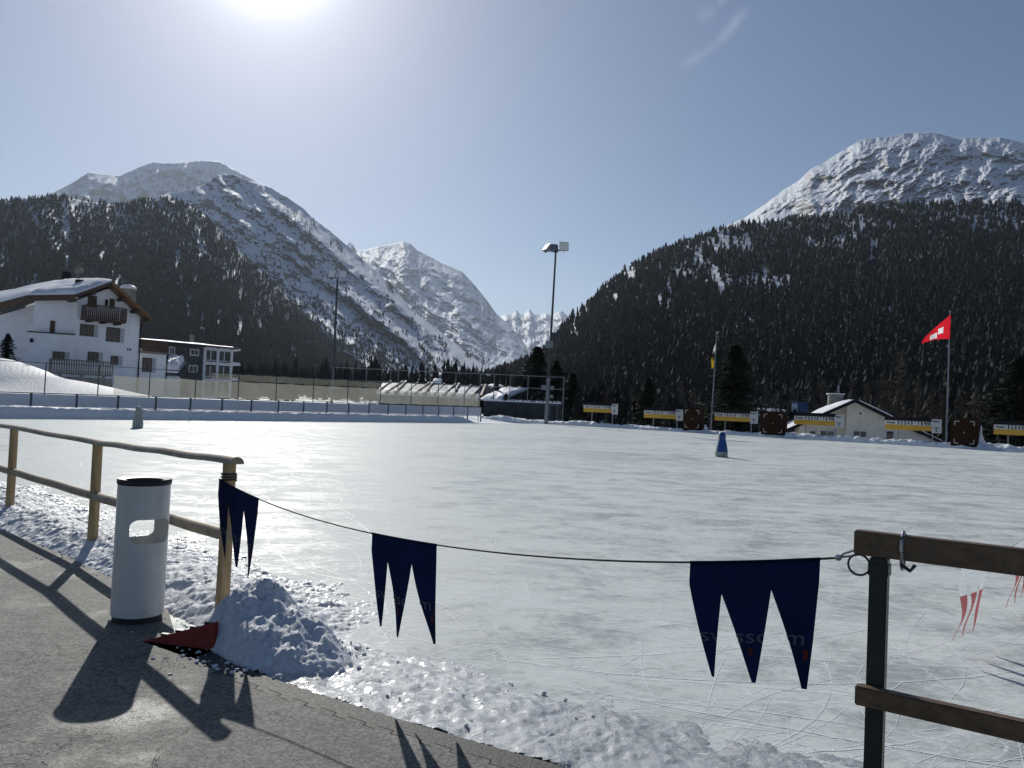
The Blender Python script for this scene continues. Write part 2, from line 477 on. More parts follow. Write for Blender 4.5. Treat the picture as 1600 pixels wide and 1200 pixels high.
M_wood_o = wood('orange_timber', (.11, .055, .028), (.23, .12, .06), (3, 3, 3), .6)
M_wood_g = wood('grey_timber', (.15, .12, .10), (.28, .235, .20), (3, 3, 3), .75)
def glassm():
    t = MT('window_glass'); t.color((.02, .025, .03)); t.rough(.08); t.b.inputs['Specular IOR Level'].default_value = .8; return t.m
M_glass = glassm()
M_curt = simple('window_with_curtain', (.10, .085, .065), .35, var=.5, scale=2.5, stretch=(4, 4, .6))
M_dsteel = simple('blue_grey_post', (.06, .075, .095), .5)
M_panel = simple('pale_board_panel', (.56, .60, .66), .5, var=.05, scale=.6)
M_dscr = simple('dark_screen', (.030, .036, .042), .8, var=.4, scale=.7)
def net(name, c, a):
    t = MT(name); n = t.noise(.5, 4, .6); v = t.noise(3, 2, .5, t.mapv((.3, .3, 6)))
    t.color(t.mix(t.ramp(v, .3, .7), tuple(q * .9 for q in c), c)); t.rough(.9); t.b.inputs['Specular IOR Level'].default_value = 0
    d = t.n('ShaderNodeBsdfTranslucent'); d.inputs['Color'].default_value = (*c, 1)
    mx = t.n('ShaderNodeMixShader'); mx.inputs[0].default_value = .35; t.l(t.b.outputs[0], mx.inputs[1]); t.l(d.outputs[0], mx.inputs[2])
    tp = t.n('ShaderNodeBsdfTransparent'); m2 = t.n('ShaderNodeMixShader')
    t.l(t.ramp(n, .2, .8, a - .08, a + .08), m2.inputs[0]); t.l(tp.outputs[0], m2.inputs[1]); t.l(mx.outputs[0], m2.inputs[2])
    t.l(m2.outputs[0], t.o.inputs['Surface']); return t.m
M_net = net('beige_netting', (.56, .54, .45), .58)
M_net2 = net('dark_netting', (.34, .33, .27), .45)
M_blue = simple('blue_plastic', (.010, .055, .22), .35, var=.1)
M_pwhite = simple('white_plastic', (.55, .56, .56), .35, var=.08)
M_pgrey = simple('grey_plastic', (.30, .32, .32), .45, var=.1)
M_orange = simple('orange_plastic', (.45, .16, .03), .4)
M_lampg = simple('lamp_glass', (.80, .80, .74), .2)

# ------------------------------------------------------------------ rink geometry
LA, LB = G(0, 654), G(740, 661)
RA, RB = G(880, 664), G(1600, 707)
def unit2(a, b):
    d = Vector((b.x - a.x, b.y - a.y)); return d.normalized()
LD = unit2(LA, LB); RD = unit2(RA, RB)
LN = Vector((-LD.y, LD.x)); RN = Vector((-RD.y, RD.x))    # outward normals
if LN.x > 0: LN = -LN
if RN.y < 0: RN = -RN
def edgeL(t, off=0, z=0):   # t metres along from LA
    return Vector((LA.x + LD.x * t + LN.x * off, LA.y + LD.y * t + LN.y * off, z))
def edgeR(t, off=0, z=0):
    return Vector((RA.x + RD.x * t + RN.x * off, RA.y + RD.y * t + RN.y * off, z))
def isect(px, A, D, off, N):
    """parameter along edge line (offset) met by the vertical plane through image column px near the horizon"""
    py = 637 + (px - 800) * math.tan(ROLL); r = ray(px, py); k = r.x / r.y
    ax, ay = A.x + N.x * off, A.y + N.y * off
    return (k * ay - ax) / (D.x - k * D.y)
tL = lambda px, off=0: isect(px, LA, LD, off, LN)
tR = lambda px, off=0: isect(px, RA, RD, off, RN)
# corner
den = LD.x * RD.y - LD.y * RD.x
tk = ((RA.x - LA.x) * RD.y - (RA.y - LA.y) * RD.x) / den
K = Vector((LA.x + LD.x * tk, LA.y + LD.y * tk, 0))
LEND = (LB - LA).length + 1.0     # where the left bank ends

def terrain_h(x, y):
    L = (x - LA.x) * LN.x + (y - LA.y) * LN.y
    Rr = (x - RA.x) * RN.x + (y - RA.y) * RN.y
    r = np.sqrt(x * x + y * y)
    h = np.zeros_like(x) - .12
    left = ss(3, 16, L) * 1.35 * (1 - ss(-20, 10, Rr) * .7)
    h = h + left + ss(3, 30, L) * ss(-45, -30, x) * 0
    h = h + 4.3 * np.exp(-((x + 47) / 12.5) ** 2 - ((y - 60) / 3.0) ** 2) * ss(1.5, 6, L)
    h = h - 3.0 * ss(2.5, 16, Rr) * (1 - ss(2, 20, L))
    h = h + 8 * ss(70, 330, Rr) + ss(250, 900, r) * 4
    h = h + (fbm(x / 9, y / 9, 4, 3) * .12) * ss(1, 6, np.maximum(L, Rr)) + fbm(x / 90, y / 90, 4, 5) * 2.0 * ss(90, 400, r)
    return h
nr, na = 230, 420
rad = np.concatenate([[0.01], np.geomspace(1.5, 15500, nr - 1)])
ang = np.concatenate([np.linspace(-48, 48, 320, endpoint=False), np.linspace(48, 312, na - 320)]) * math.pi / 180
RR, AA = np.meshgrid(rad, ang, indexing='ij')
Xg, Yg = RR * np.sin(AA), RR * np.cos(AA)
Zg = terrain_h(Xg, Yg)
me = np_mesh('snowy_ground', np.stack([Xg, Yg, Zg], -1).reshape(-1, 3), grid_faces(nr, na), True)
tag(link_mesh('snowy_ground', me, M_snow), kind='structure')

# ice sheet
Lnear = edgeL(-75); Rfar = edgeR(75)
ice = MB()
ice.v = [tuple(Lnear), (Lnear.x, -25, 0), (95, -25, 0), (Rfar.x, Rfar.y, 0), (K.x, K.y, 0)]
ice.f = [(4, 0, 1), (4, 1, 2), (4, 2, 3)]
o = ice.build('ice', M_ice); tag(o, kind='structure')
# skate cuts: thin frosted grooves as narrow ribbons just above the sheet
rs_ = np.random.default_rng(77); V, Fq = [], []
def cut(x, y, th, L, curv, wd, n=9, jit=.0):
    b = len(V); s_ = np.linspace(-.5, .5, n) * L; zc_ = .0006 + 2.2e-8 * b
    for i, q in enumerate(s_):
        a = th + curv * q; cx = x + (math.sin(a) - math.sin(th)) / curv; cy = y - (math.cos(a) - math.cos(th)) / curv
        w_ = wd * (1 - (2 * i / (n - 1) - 1) ** 4) * rs_.uniform(.5, 1.1) + .0004
        nx, ny = -math.sin(a), math.cos(a); j = rs_.normal(0, jit)
        V.append((cx + nx * (w_ / 2 + j), cy + ny * (w_ / 2 + j), zc_)); V.append((cx - nx * (w_ / 2 - j), cy - ny * (w_ / 2 - j), zc_))
        if i: k = b + 2 * i; Fq.append((k - 2, k - 1, k + 1, k))
for _ in range(5600):
    Y_ = 3.2 + 34 * rs_.random() ** 1.35; X_c = rs_.uniform(-.75, .75) * Y_ + rs_.normal(0, .3)
    L_ = min(6, rs_.lognormal(-.25, .75)); th_ = rs_.choice([-.35, .25, .9, 2.4]) + rs_.normal(0, .4)
    cut(X_c, Y_, th_, L_, rs_.choice([-1, 1]) * rs_.uniform(.02, .45), rs_.uniform(.0012, .0058) * (1 + Y_ / 14))
for _ in range(70):
    Y_ = 3.2 + 22 * rs_.random() ** 1.4; X_c = rs_.uniform(-.7, .7) * Y_
    cut(X_c, Y_, rs_.normal(-.3, .6), rs_.uniform(1.2, 4.5), rs_.choice([-1, 1]) * rs_.uniform(.03, .3), rs_.uniform(.007, .016), 26, .004)
for _ in range(90):
    Y_ = 3.2 + 14 * rs_.random(); X_c = rs_.uniform(-.7, .7) * Y_
    cut(X_c, Y_, rs_.uniform(0, 3), rs_.uniform(.15, .6), rs_.choice([-1, 1]) * rs_.uniform(1, 6), rs_.uniform(.003, .009), 14, .002)
tag(link_mesh('skate_marks', np_mesh('skate_marks', V, np.array(Fq)), M_cut), 'fine white skate cuts scored across the ice', 'skate marks', kind='stuff')

# snow banks round the rink
def bank(name, ptf, t0, t1, n, hf, wf, seed, rg=1.0):
    """ptf(t, off, z); cross section: steep face to the ice, wide back"""
    ts = np.linspace(t0, t1, n); prof = np.concatenate([np.linspace(0, .24, 16), np.linspace(.28, 1, 12)])
    V = []
    for t in ts:
        h = hf(t); wd = wf(t); qf = .62 * h / max(.3, wd) + .02
        for q in prof:
            off = -.02 + q * wd
            s = math.sin(min(1, q / qf) * math.pi / 2) ** .75 if q < qf else math.cos((q - qf) / (1 - qf) * math.pi / 2) ** 1.2
            V.append((t, off, h * s, s))
    V = np.array(V)
    nz = fbm(V[:, 0] / 1.7, V[:, 1] / 1.3, 4, seed, billow=True)
    nz2 = fbm(V[:, 0] / .45, V[:, 1] / .4, 3, seed + 9, billow=True)
    z = V[:, 2] * (1 + .55 * rg * nz) + V[:, 3] * (nz2 * .10 * rg) - .03
    off = V[:, 1] + (perlin(V[:, 0] / 1.1, V[:, 1] * 0 + 3, seed + 4) * .12)
    W = np.array([tuple(ptf(a, b, c)) for a, b, c in zip(V[:, 0], off, z)])
    me = np_mesh(name, W, grid_faces(n, len(prof)), True)
    return tag(link_mesh(name, me, M_bank), kind='structure')
bank('snow_bank', edgeL, -60, LEND, 760, lambda t: .60 * float(ss(0, 3, LEND - t)) + .02, lambda t: 3.4 * min(1, .3 + (LEND - t) / 4), 11, .3)
def hR(t):
    return .42 + .22 * float(perlin(t / 4.5, .3, 88))
bank('snow_bank', edgeR, -13, 75, 900, hR, lambda t: 2.8, 23)

# ------------------------------------------------------------------ near edge: mats, snow, slush
EDGE = [Vector((-30, 38, 0)), Vector((-12.8, 17.0, 0)), G(0, 832), G(70, 862), G(140, 893), G(262, 962), G(330, 1022), G(382, 1050), G(480, 1084), G(610, 1126), G(740, 1165), G(870, 1202), Vector((3.2, 1.55, 0)), Vector((9, -2.8, 0))]
EX = np.array([[p.x, p.y] for p in EDGE])
def edge_dist(x, y):
    """signed distance to mat edge (+ towards the ice) and arc parameter"""
    best = np.full(x.shape, 1e9); sgn = np.ones(x.shape); arc = np.zeros(x.shape); acc = 0
    for a, b in zip(EX[:-1], EX[1:]):
        d = b - a; L = np.hypot(*d); u = d / L; nx, ny = -u[1], u[0]
        if ny < 0: nx, ny = -nx, -ny
        t = np.clip((x - a[0]) * u[0] + (y - a[1]) * u[1], 0, L)
        qx, qy = a[0] + u[0] * t, a[1] + u[1] * t
        ds = np.hypot(x - qx, y - qy); sg = np.sign((x - a[0]) * nx + (y - a[1]) * ny)
        m_ = ds < best - 1e-9
        best = np.where(m_, ds, best); sgn = np.where(m_, sg, sgn); arc = np.where(m_, acc + t, arc); acc += L
    return best * sgn, arc
PILE = Vector((-1.50, 5.20)); 
g0 = .017
xs = np.arange(-9.2, 2.7, g0); ys = np.arange(2.2, 13.2, g0)
XX, YY = np.meshgrid(xs, ys)
E_, A_ = edge_dist(XX, YY)
keep = (E_ > -.35) & (E_ < 2.6)
_, ap = edge_dist(np.array([PILE.x]), np.array([PILE.y])); ap = float(ap[0])
al = A_ - ap          # <0 left of pile, >0 toward opening
b1 = fbm(XX / .42, YY / .42, 5, 31, .55, billow=True)
b2 = fbm(XX / .13, YY / .13, 4, 51, .6, billow=True)
b3 = fbm(XX / .045, YY / .045, 3, 71, .6, billow=True)
b0 = fbm(XX / 1.3, YY / 1.3, 3, 41)
leftw = 1 - ss(-.4, .1, al)
ridge = (.155 + .05 * b0) * np.exp(-((E_ - .42) / .34) ** 2) + .05 * ss(-.22, .2, E_) * (1 - ss(.8, 2.0 + .4 * b0, E_))
H = leftw * (ridge + .045 * b1 * ss(-.1, .3, E_) * (1 - ss(1.1, 2, E_)) + .032 * b2 + .012 * b3 - .035 + .02 * b0)
# left ridge gets lower toward its mat side gap in front of the bin
gap = np.exp(-((XX + 2.35) / .3) ** 2 - ((YY - 5.75) / .25) ** 2)
H = H - .09 * gap
sl = ss(-.3, .4, al)
H = H + sl * (.034 * (1 - ss(.35, 1.25 + .45 * b0, E_)) + .030 * b1 * (1 - ss(.6, 1.4, E_)) + .011 * b2 + .009 * b3 - .011 - .01 * ss(.9, 1.6, E_))
ca, sa = math.cos(-.62), math.sin(-.62)
pu = (XX - PILE.x) * ca + (YY - PILE.y) * sa; pv = -(XX - PILE.x) * sa + (YY - PILE.y) * ca
pr = np.sqrt((pu / .60) ** 2 + (pv / .42) ** 2) * (1 + .22 * b0 + .10 * b1)
pile = np.maximum(0, 1 - pr ** 2.6) ** .85 * (1 - .45 * ss(-.1, .5, pu)) * ss(-.10, .10, E_)
b4 = fbm(XX / .30 + 5, YY / .30, 5, 91, .6, ridge=True)
b5 = fbm(XX / .21 + 9, YY / .21, 4, 191, .55, ridge=True)
H = H + pile * .235 + ss(.02, .4, pile) * (.035 * b1 + .038 * b5 + .022 * b4 + .022 * b2 + .012 * b3)
H = np.where(E_ < -.02, np.minimum(H, .5) - .25 * np.maximum(0, -E_ - .05 - .25 * ss(0, .3, pile)) - .02 * (1 - leftw) * (1 - ss(0, .1, pile)), H)
wet = np.clip(sl * (1 - ss(0.0, .12, pile)) * .9 + leftw * ss(.9, 1.6, E_) * .6, 0, 1)
idx = -np.ones(XX.shape, int)
ok = keep & (H > np.where(E_ < -.01, .02, -.03)); idx[ok] = np.arange(ok.sum())
q = np.stack([idx[:-1, :-1], idx[:-1, 1:], idx[1:, 1:], idx[1:, :-1]], -1).reshape(-1, 4)
q = q[(q >= 0).all(1)]
me = np_mesh('snow_heap', np.stack([XX[ok], YY[ok], H[ok]], -1), q, True)
add_attr(me, 'wet', wet[ok])
tag(link_mesh('snow_heap', me, M_nsnow), 'rough shovelled snow heaped along the mats and against the end post', 'snow', kind='stuff')
# loose crumbs of snow
cb = MB()
ico = bmesh.new(); bmesh.ops.create_icosphere(ico, subdivisions=1, radius=1)
iv = [v.co.copy() for v in ico.verts]; ifc = [tuple(v.index for v in f.verts) for f in ico.faces]; ico.free()
for k in range(370):
    if k < 120:
        a_ = random.uniform(0, 2 * math.pi); rr = random.uniform(.85, 1.2)
        lx = rr * .62 * math.cos(a_); ly = rr * .42 * math.sin(a_); x = PILE.x + lx * ca - ly * sa; y = PILE.y + lx * sa + ly * ca
        s = random.uniform(.004, .016)
    elif k < 340:
        i = random.randint(2, 6); f = random.random(); a, b = EX[i], EX[i + 1]; e = random.gauss(.1, .22)
        d = b - a; n_ = np.array([-d[1], d[0]]) / np.hypot(*d); n_ = n_ if n_[1] > 0 else -n_
        x, y = a + d * f + n_ * e; s = random.uniform(.004, .012)
    else:
        i = random.randint(7, 10); f = random.random(); a, b = EX[i], EX[i + 1]; e = random.uniform(.0, .9)
        d = b - a; n_ = np.array([-d[1], d[0]]) / np.hypot(*d); n_ = n_ if n_[1] > 0 else -n_
        x, y = a + d * f + n_ * e; s = random.uniform(.004, .014)
    ix, iy = int((x - xs[0]) / g0), int((y - ys[0]) / g0)
    if not (0 <= ix < len(xs) and 0 <= iy < len(ys)): continue
    z = max(float(H[iy, ix]), 0 if E_[iy, ix] > 0 else .045) + s * .4
    b_ = len(cb.v); sx = random.uniform(.7, 1.5); sz = random.uniform(.5, 1)
    for v in iv:
        jt = 1 + random.uniform(-.25, .25)
        cb.v.append((x + v.x * s * sx * jt, y + v.y * s * jt, z + v.z * s * sz))
    cb.f += [tuple(b_ + i for i in f) for f in ifc]
tag(cb.build('snow_crumbs', M_snow, smooth=False, fix=False), 'loose crumbs of snow scattered beside the mats', 'snow', kind='stuff')

# rubber mats: main field with jigsaw edge, border strips beyond the seam
MZ = .045
def offset_edge(off, pts):
    res = []
    for i, p in enumerate(pts):
        a = pts[max(i - 1, 0)]; b = pts[min(i + 1, len(pts) - 1)]
        d = (b - a); n_ = Vector((-d.y, d.x, 0)).normalized()
        if n_.y < 0: n_ = -n_
        res.append(Vector((p.x, p.y, 0)) + n_ * off)
    return res
BW = .20
jl = EDGE[6:]                       # part with the border strip
inner = offset_edge(-BW, jl)
# jigsaw polyline along inner
def jig(pts, pitch=.165, depth=.018):
    res = []; d_acc = 0
    for a, b in zip(pts[:-1], pts[1:]):
        L = (b - a).length; u = (b - a) / L; n_ = Vector((-u.y, u.x, 0)); n_ = n_ if n_.y > 0 else -n_
        k = max(1, int(L / pitch)); st = L / k
        for i in range(k):
            o_ = a + u * (i * st)
            for f, s_ in ((0, -1), (.42, -1), (.36, 1), (.94, 1), (1.0 - 1e-3, -1)):
                res.append(o_ + u * (f * st) + n_ * (depth * s_))
    return res
jp = jig(inner)
leftpts = [p for p in offset_edge(0, EDGE[:7])]
main = leftpts[:-1] + [leftpts[-1] + (inner[0] - leftpts[-1]) * 1.0] + jp + [Vector((9, -18, 0)), Vector((-34, -18, 0)), Vector((-34, 38, 0))]
def slab(poly, z0, z1, name, mat):
    bm = bmesh.new(); vs = [bm.verts.new((p.x, p.y, z1)) for p in poly]
    f = bm.faces.new(vs); bm.normal_update()
    if f.normal.z < 0: f.normal_flip()
    bmesh.ops.triangulate(bm, faces=[f])
    ex = bmesh.ops.extrude_face_region(bm, geom=bm.faces[:])
    for v in [g for g in ex['geom'] if isinstance(g, bmesh.types.BMVert)]: v.co.z = z0
    bmesh.ops.recalc_face_normals(bm, faces=bm.faces)
    me = bpy.data.meshes.new(name); bm.to_mesh(me); bm.free()
    return link_mesh(name, me, mat)
tag(slab(main, .004, MZ, 'rubber_paving', M_mat), kind='structure')
ul = offset_edge(-.06, jl) + offset_edge(-.34, jl)[::-1]
tag(slab(ul, .0035, .014, 'seam_dark_sheet', M_black), kind='structure')  # black sheet added so the open seam gap looks dark and shaded
# border strip: from jigsaw seam (6 mm gap) to the rounded lip
gap = [p + (q - p).normalized() * 0 for p, q in zip(jp, jp)]
n_off = Vector((.005, .0075, 0))
strip = [p + n_off for p in jp] + offset_edge(-.045, jl)[::-1]
tag(slab(strip, .004, MZ - .002, 'paving_border', M_trim), kind='structure')
lip = MB(); a_, b_ = offset_edge(-.0455, jl), offset_edge(0.0, jl)
for i in range(len(jl) - 1):
    b0_ = len(lip.v)
    lip.v += [(a_[i].x, a_[i].y, MZ - .002), (a_[i + 1].x, a_[i + 1].y, MZ - .002), (b_[i + 1].x, b_[i + 1].y, .004), (b_[i].x, b_[i].y, .004)]
    lip.f.append((b0_, b0_ + 1, b0_ + 2, b0_ + 3))
tag(lip.build('paving_lip', M_trim), kind='structure')

# red interlocking ramp tile
ra, rb_, rcn = G(222, 1002, MZ), G(298, 1029, MZ), G(335, 1016, MZ)
rtop = P(335, 973, rcn.y + .02)
rt = empty('ramp_tile', tuple(rb_), 0, 'red plastic edging tile sticking out between the bin and the snow heap', 'edging tile')
c0 = Vector(rt.location)
b_ = [ra - c0, rtop - c0, rcn - c0, rb_ - c0]
MB().prism(b_, (.012, .035, 0)).build('tile_body', M_redp, rt)
tb = MB(); d = (b_[1] - b_[0]); n2_ = Vector((-d.y, d.x, 0)).normalized()
for f in (.30, .50, .70, .90):
    c_ = b_[0] + d * f + n2_ * .02 + Vector((0, 0, .008)); ang_ = math.atan2(d.y, d.x)
    MB().box((c_.x, c_.y, c_.z - .006), (.05, .026, .016), ang_).build('locking_tooth', M_black, rt)
rr_ = MB().tube([b_[1] + (b_[0] - b_[1]) * .14 + Vector((0, -.002, -.01)), b_[2] + (b_[3] - b_[2]) * .30 + Vector((0, -.002, .01))], .004, 6); rr_.build('moulded_rib', M_redp, rt)

# ------------------------------------------------------------------ left wooden railing
PO = [G(346, 961, .07), G(143, 862, .02), G(14, 806, .01)]
for p in PO: p.z = 0
PO.append(PO[2] + (PO[2] - PO[1])); 
TOPZ = 1.13
rl = empty('wooden_railing', (PO[0].x, PO[0].y, 0), 0, 'round timber railing beside the litter bin on the left, end post in the snow heap', 'railing')
O_ = Vector(rl.location)
TZ = [P(350, 717, PO[0].y).z, P(146, 690, PO[1].y).z, P(16, 666, PO[2].y).z]; TZ.append(TZ[2]); TOPZ = TZ[0]
LZS = [P(346, 836, PO[0].y).z, P(147, 775, PO[1].y).z, P(18, 738, PO[2].y).z]; LZS.append(LZS[2])
def wob(a, b, n, amp, seed):
    return [a.lerp(b, i / n) + Vector((0, 0, amp * math.sin(i * 1.7 + seed))) for i in range(n + 1)]
for i, p in enumerate(PO):
    b_ = p - O_
    hh = TZ[i] - .03
    MB().tube([(b_.x, b_.y, -.05), (b_.x + .003, b_.y, .5), (b_.x, b_.y, hh)], [.050, .048, .047], 18).build('post', M_post, rl, smooth=True)
tops = [Vector((p.x - O_.x, p.y - O_.y, z_)) for p, z_ in zip(PO, TZ)]
endv = (tops[0] - tops[1]).normalized()
# half-round top rail
def half_round(a, b, r, name, mat):
    t = (b - a).normalized(); s_ = t.cross(Vector((0, 0, 1))).normalized(); mb = MB(); n = 12; rings = 14
    for k in range(rings + 1):
        c = a.lerp(b, k / rings) + Vector((0, 0, .004 * math.sin(k * 1.3)))
        for j in range(n + 1):
            th = math.pi * j / n
            mb.v.append(tuple(c + s_ * (math.cos(th) * r) + Vector((0, 0, math.sin(th) * r * .95))))
    m_ = n + 1
    for k in range(rings):
        for j in range(n): mb.f.append((k * m_ + j, k * m_ + j + 1, (k + 1) * m_ + j + 1, (k + 1) * m_ + j))
        mb.f.append((k * m_ + n, k * m_, (k + 1) * m_, (k + 1) * m_ + n))
    mb.f.append(tuple(range(m_))); mb.f.append(tuple(rings * m_ + j for j in range(m_))[::-1])
    return mb.build(name, mat, rl, smooth=True)
half_round(tops[0] + endv * .12 + Vector((0, 0, -.03)), tops[1] + Vector((0, 0, -.03)), .055, 'top_rail', M_rail)
half_round(tops[1] + Vector((0, 0, -.028)), tops[3] + Vector((0, 0, -.028)), .052, 'top_rail', M_rail)
LZ = .60
lows = [Vector((t.x, t.y, z_)) for t, z_ in zip(tops, LZS)]
MB().tube(wob(lows[0] + endv * .05, lows[1] - endv * .04, 10, .003, 1), .046, 16).build('lower_rail', M_rail, rl, smooth=True)
MB().tube(wob(lows[1] + endv * .02, lows[3], 16, .003, 2), .044, 16).build('lower_rail', M_rail, rl, smooth=True)
cw = MB()
for k in range(3):
    cw.tube([Vector((.052 * math.cos(a), .052 * math.sin(a), TOPZ - .115 - .02 * k + .012 * a / 6.28)) for a in np.linspace(0, 6.28, 20)], .007, 6)
cw.build('cord_wrap', M_rope, rl, smooth=True)

# ------------------------------------------------------------------ litter bin
BP = G(214, 966, MZ)
bn = empty('litter_bin', (BP.x, BP.y, MZ), 0, 'grey cylindrical litter bin with wide slot, standing on the rubber mats', 'litter bin')
BR, BH = .174, .985
def bool_cut(ob, cutter_mb):
    c = cutter_mb.build('cutter', None)
    md = ob.modifiers.new('b', 'BOOLEAN'); md.operation = 'DIFFERENCE'; md.object = c; md.solver = 'EXACT'
    dg = bpy.context.evaluated_depsgraph_get()
    me = bpy.data.meshes.new_from_object(ob.evaluated_get(dg))
    ob.modifiers.clear(); ob.data = me; bpy.data.objects.remove(c)
    return ob
shell = MB().lathe([(BR, .04), (BR, BH - .035), (BR - .006, BH - .035), (BR - .006, .04)], 96, close=True).build('body', M_bin, bn)
bpy.context.view_layer.update()
va = math.atan2(-BP.y, -BP.x)           # direction bin -> camera
ax = va + R(24)                          # slot axis
def rr_prism(w_, h_, z_, r_, half, ax_, length):
    """rounded rect prism along axis ax_ from bin centre outwards"""
    d_ = Vector((math.cos(ax_), math.sin(ax_), 0)); s_ = Vector((-d_.y, d_.x, 0)); poly = []
    for cx, cz, a0 in ((w_ / 2 - r_, h_ / 2 - r_, 0), (-w_ / 2 + r_, h_ / 2 - r_, 90), (-w_ / 2 + r_, -h_ / 2 + r_, 180), (w_ / 2 - r_, -h_ / 2 + r_, 270)):
        for k in range(7):
            a = R(a0 + 15 * k); poly.append(s_ * (cx + r_ * math.cos(a)) + Vector((0, 0, z_ + cz + r_ * math.sin(a))) + d_ * half)
    return MB().prism(poly, d_ * length)
zc = (965 - 831) / (965 - 757) * BH - .0
# world matrix for the cutter: bin sits at bn
def shift(mb):
    mb.v = [tuple(Vector(v) + Vector(bn.location)) for v in mb.v]; return mb
bool_cut(shell, shift(rr_prism(.27, .165, zc, .05, .02, ax, .4)))
bool_cut(shell, shift(rr_prism(.27, .165, zc, .05, -.02, ax, -.4)))
se = MB(); sa_ = va - R(62); se.box((math.cos(sa_) * (BR + .001), math.sin(sa_) * (BR + .001), .5), (.003, .012, .88), sa_)
se.build('seam', M_bin, bn)
shell.data.polygons.foreach_set('use_smooth', [True] * len(shell.data.polygons))
try: shell.data.set_sharp_from_angle(angle=R(35))
except Exception: pass
MB().lathe([(BR + .004, BH - .033), (BR + .006, BH - .026), (BR + .006, BH - .004), (BR + .002, BH + .004), (BR - .05, BH - .004), (BR - .055, BH - .03), (BR - .01, BH - .045)], 72, close=True).build('rim', M_black, bn, smooth=True)
MB().lathe([(BR - .01, 0), (BR - .012, .045)], 64).build('base', M_black, bn, smooth=True)
MB().lathe([(.012, 0.043), (.012, .062), (BR - .03, .062), (BR - .03, .045)], 48).build('floor_plate', M_galvd, bn)

# ------------------------------------------------------------------ pennant line
RP = P(1380, 840, 2.9)             # right post (axis)
r0 = Vector((PO[0].x + .012, PO[0].y - .085, 1.0)); r1 = P(1352, 864, 2.93)
def rope_pt(t):
    kx = [0, .094, .35, .466, .813, .943, 1.0]; kz = [r0.z, .935, .815, .825, .94, 1.03, r1.z]
    # smooth parabola-like interpolation
    z = float(np.polyval(RC, t))
    return Vector((r0.x + (r1.x - r0.x) * t, r0.y + (r1.y - r0.y) * t, z))
def tpx(px):
    k = None
    lo_, hi = 0.0, 1.0
    for _ in range(40):
        mid = (lo_ + hi) / 2; x = r0.x + (r1.x - r0.x) * mid; y = r0.y + (r1.y - r0.y) * mid
        z = 1.0; d = Vector((x, y, z - CAMH)); u = 800 + FPX * d.dot(CR) / d.dot(F_)
        if u < px: lo_ = mid
        else: hi = mid
    return mid
samples = [(350, 756), (405, 778), (583, 835), (684, 853), (860, 866), (1078, 880), (1180, 879), (1280, 876), (1350, 865)]
tt, zz = [], []
for px, py in samples:
    t = tpx(px); Y = r0.y + (r1.y - r0.y) * t; tt.append(t); zz.append(P(px, py, Y).z)
RC = np.polyfit(tt, zz, 4)
pl = empty('pennant_line', tuple(r0), 0, 'dark rope with three navy toothed pennants hung between the railings', 'pennant line')
PO_ = r0.copy()
pts = [rope_pt(t) - PO_ for t in np.linspace(0, 1, 60)]
tc_end = tpx(1308)
MB().tube([rope_pt(t) - PO_ for t in np.linspace(0, tc_end, 60)], .0045, 8).build('rope', M_rope, pl, smooth=True)

TE = [(0, 0), (.02, .2), (.185, .965), (.205, .97), (.268, .27), (.54, .985), (.57, .99), (.655, .235), (.935, 1.0), (.965, 1.0), (1.0, .2), (1.0, 0)]
KU = [0, .02, .185, .205, .268, .54, .57, .655, .935, .965, .985, 1.0]
def vb(u):   # bottom of cloth at u; piecewise between tips and valleys
    return float(np.interp(u, [0, .004, .185, .205, .268, .54, .57, .655, .935, .975, 1.0], [.0, .2, .965, .97, .27, .985, .99, .235, 1.0, 1.0, .18]))
txt_cache = {}
def text_mesh(body, size=1, bold=0):
    cu = bpy.data.curves.new('t', 'FONT'); cu.body = body; cu.size = size; cu.offset = bold
    ob = bpy.data.objects.new('t', cu); COL.objects.link(ob); bpy.context.view_layer.update()
    dg = bpy.context.evaluated_depsgraph_get(); me = bpy.data.meshes.new_from_object(ob.evaluated_get(dg))
    bpy.data.objects.remove(ob); return me
TEETH = [[(0, 0), (.02, .2), (.185, .965), (.205, .97), (.268, .27), (.268, 0)], [(.268, 0), (.268, .27), (.54, .985), (.57, .99), (.655, .235), (.655, 0)], [(.655, 0), (.655, .235), (.935, 1.0), (.965, 1.0), (1.0, .2), (1.0, 0)]]
def clip_tooth(bm, poly):
    n = len(poly); cx = sum(p[0] for p in poly) / n; cy = sum(p[1] for p in poly) / n
    for i in range(n):
        a, b = poly[i], poly[(i + 1) % n]; nx, ny = (b[1] - a[1]), -(b[0] - a[0])
        if (cx - a[0]) * nx + (cy - a[1]) * ny > 0: nx, ny = -nx, -ny
        bmesh.ops.bisect_plane(bm, geom=bm.verts[:] + bm.edges[:] + bm.faces[:], plane_co=(a[0], a[1], 0), plane_no=(nx, ny, 0), clear_outer=True)
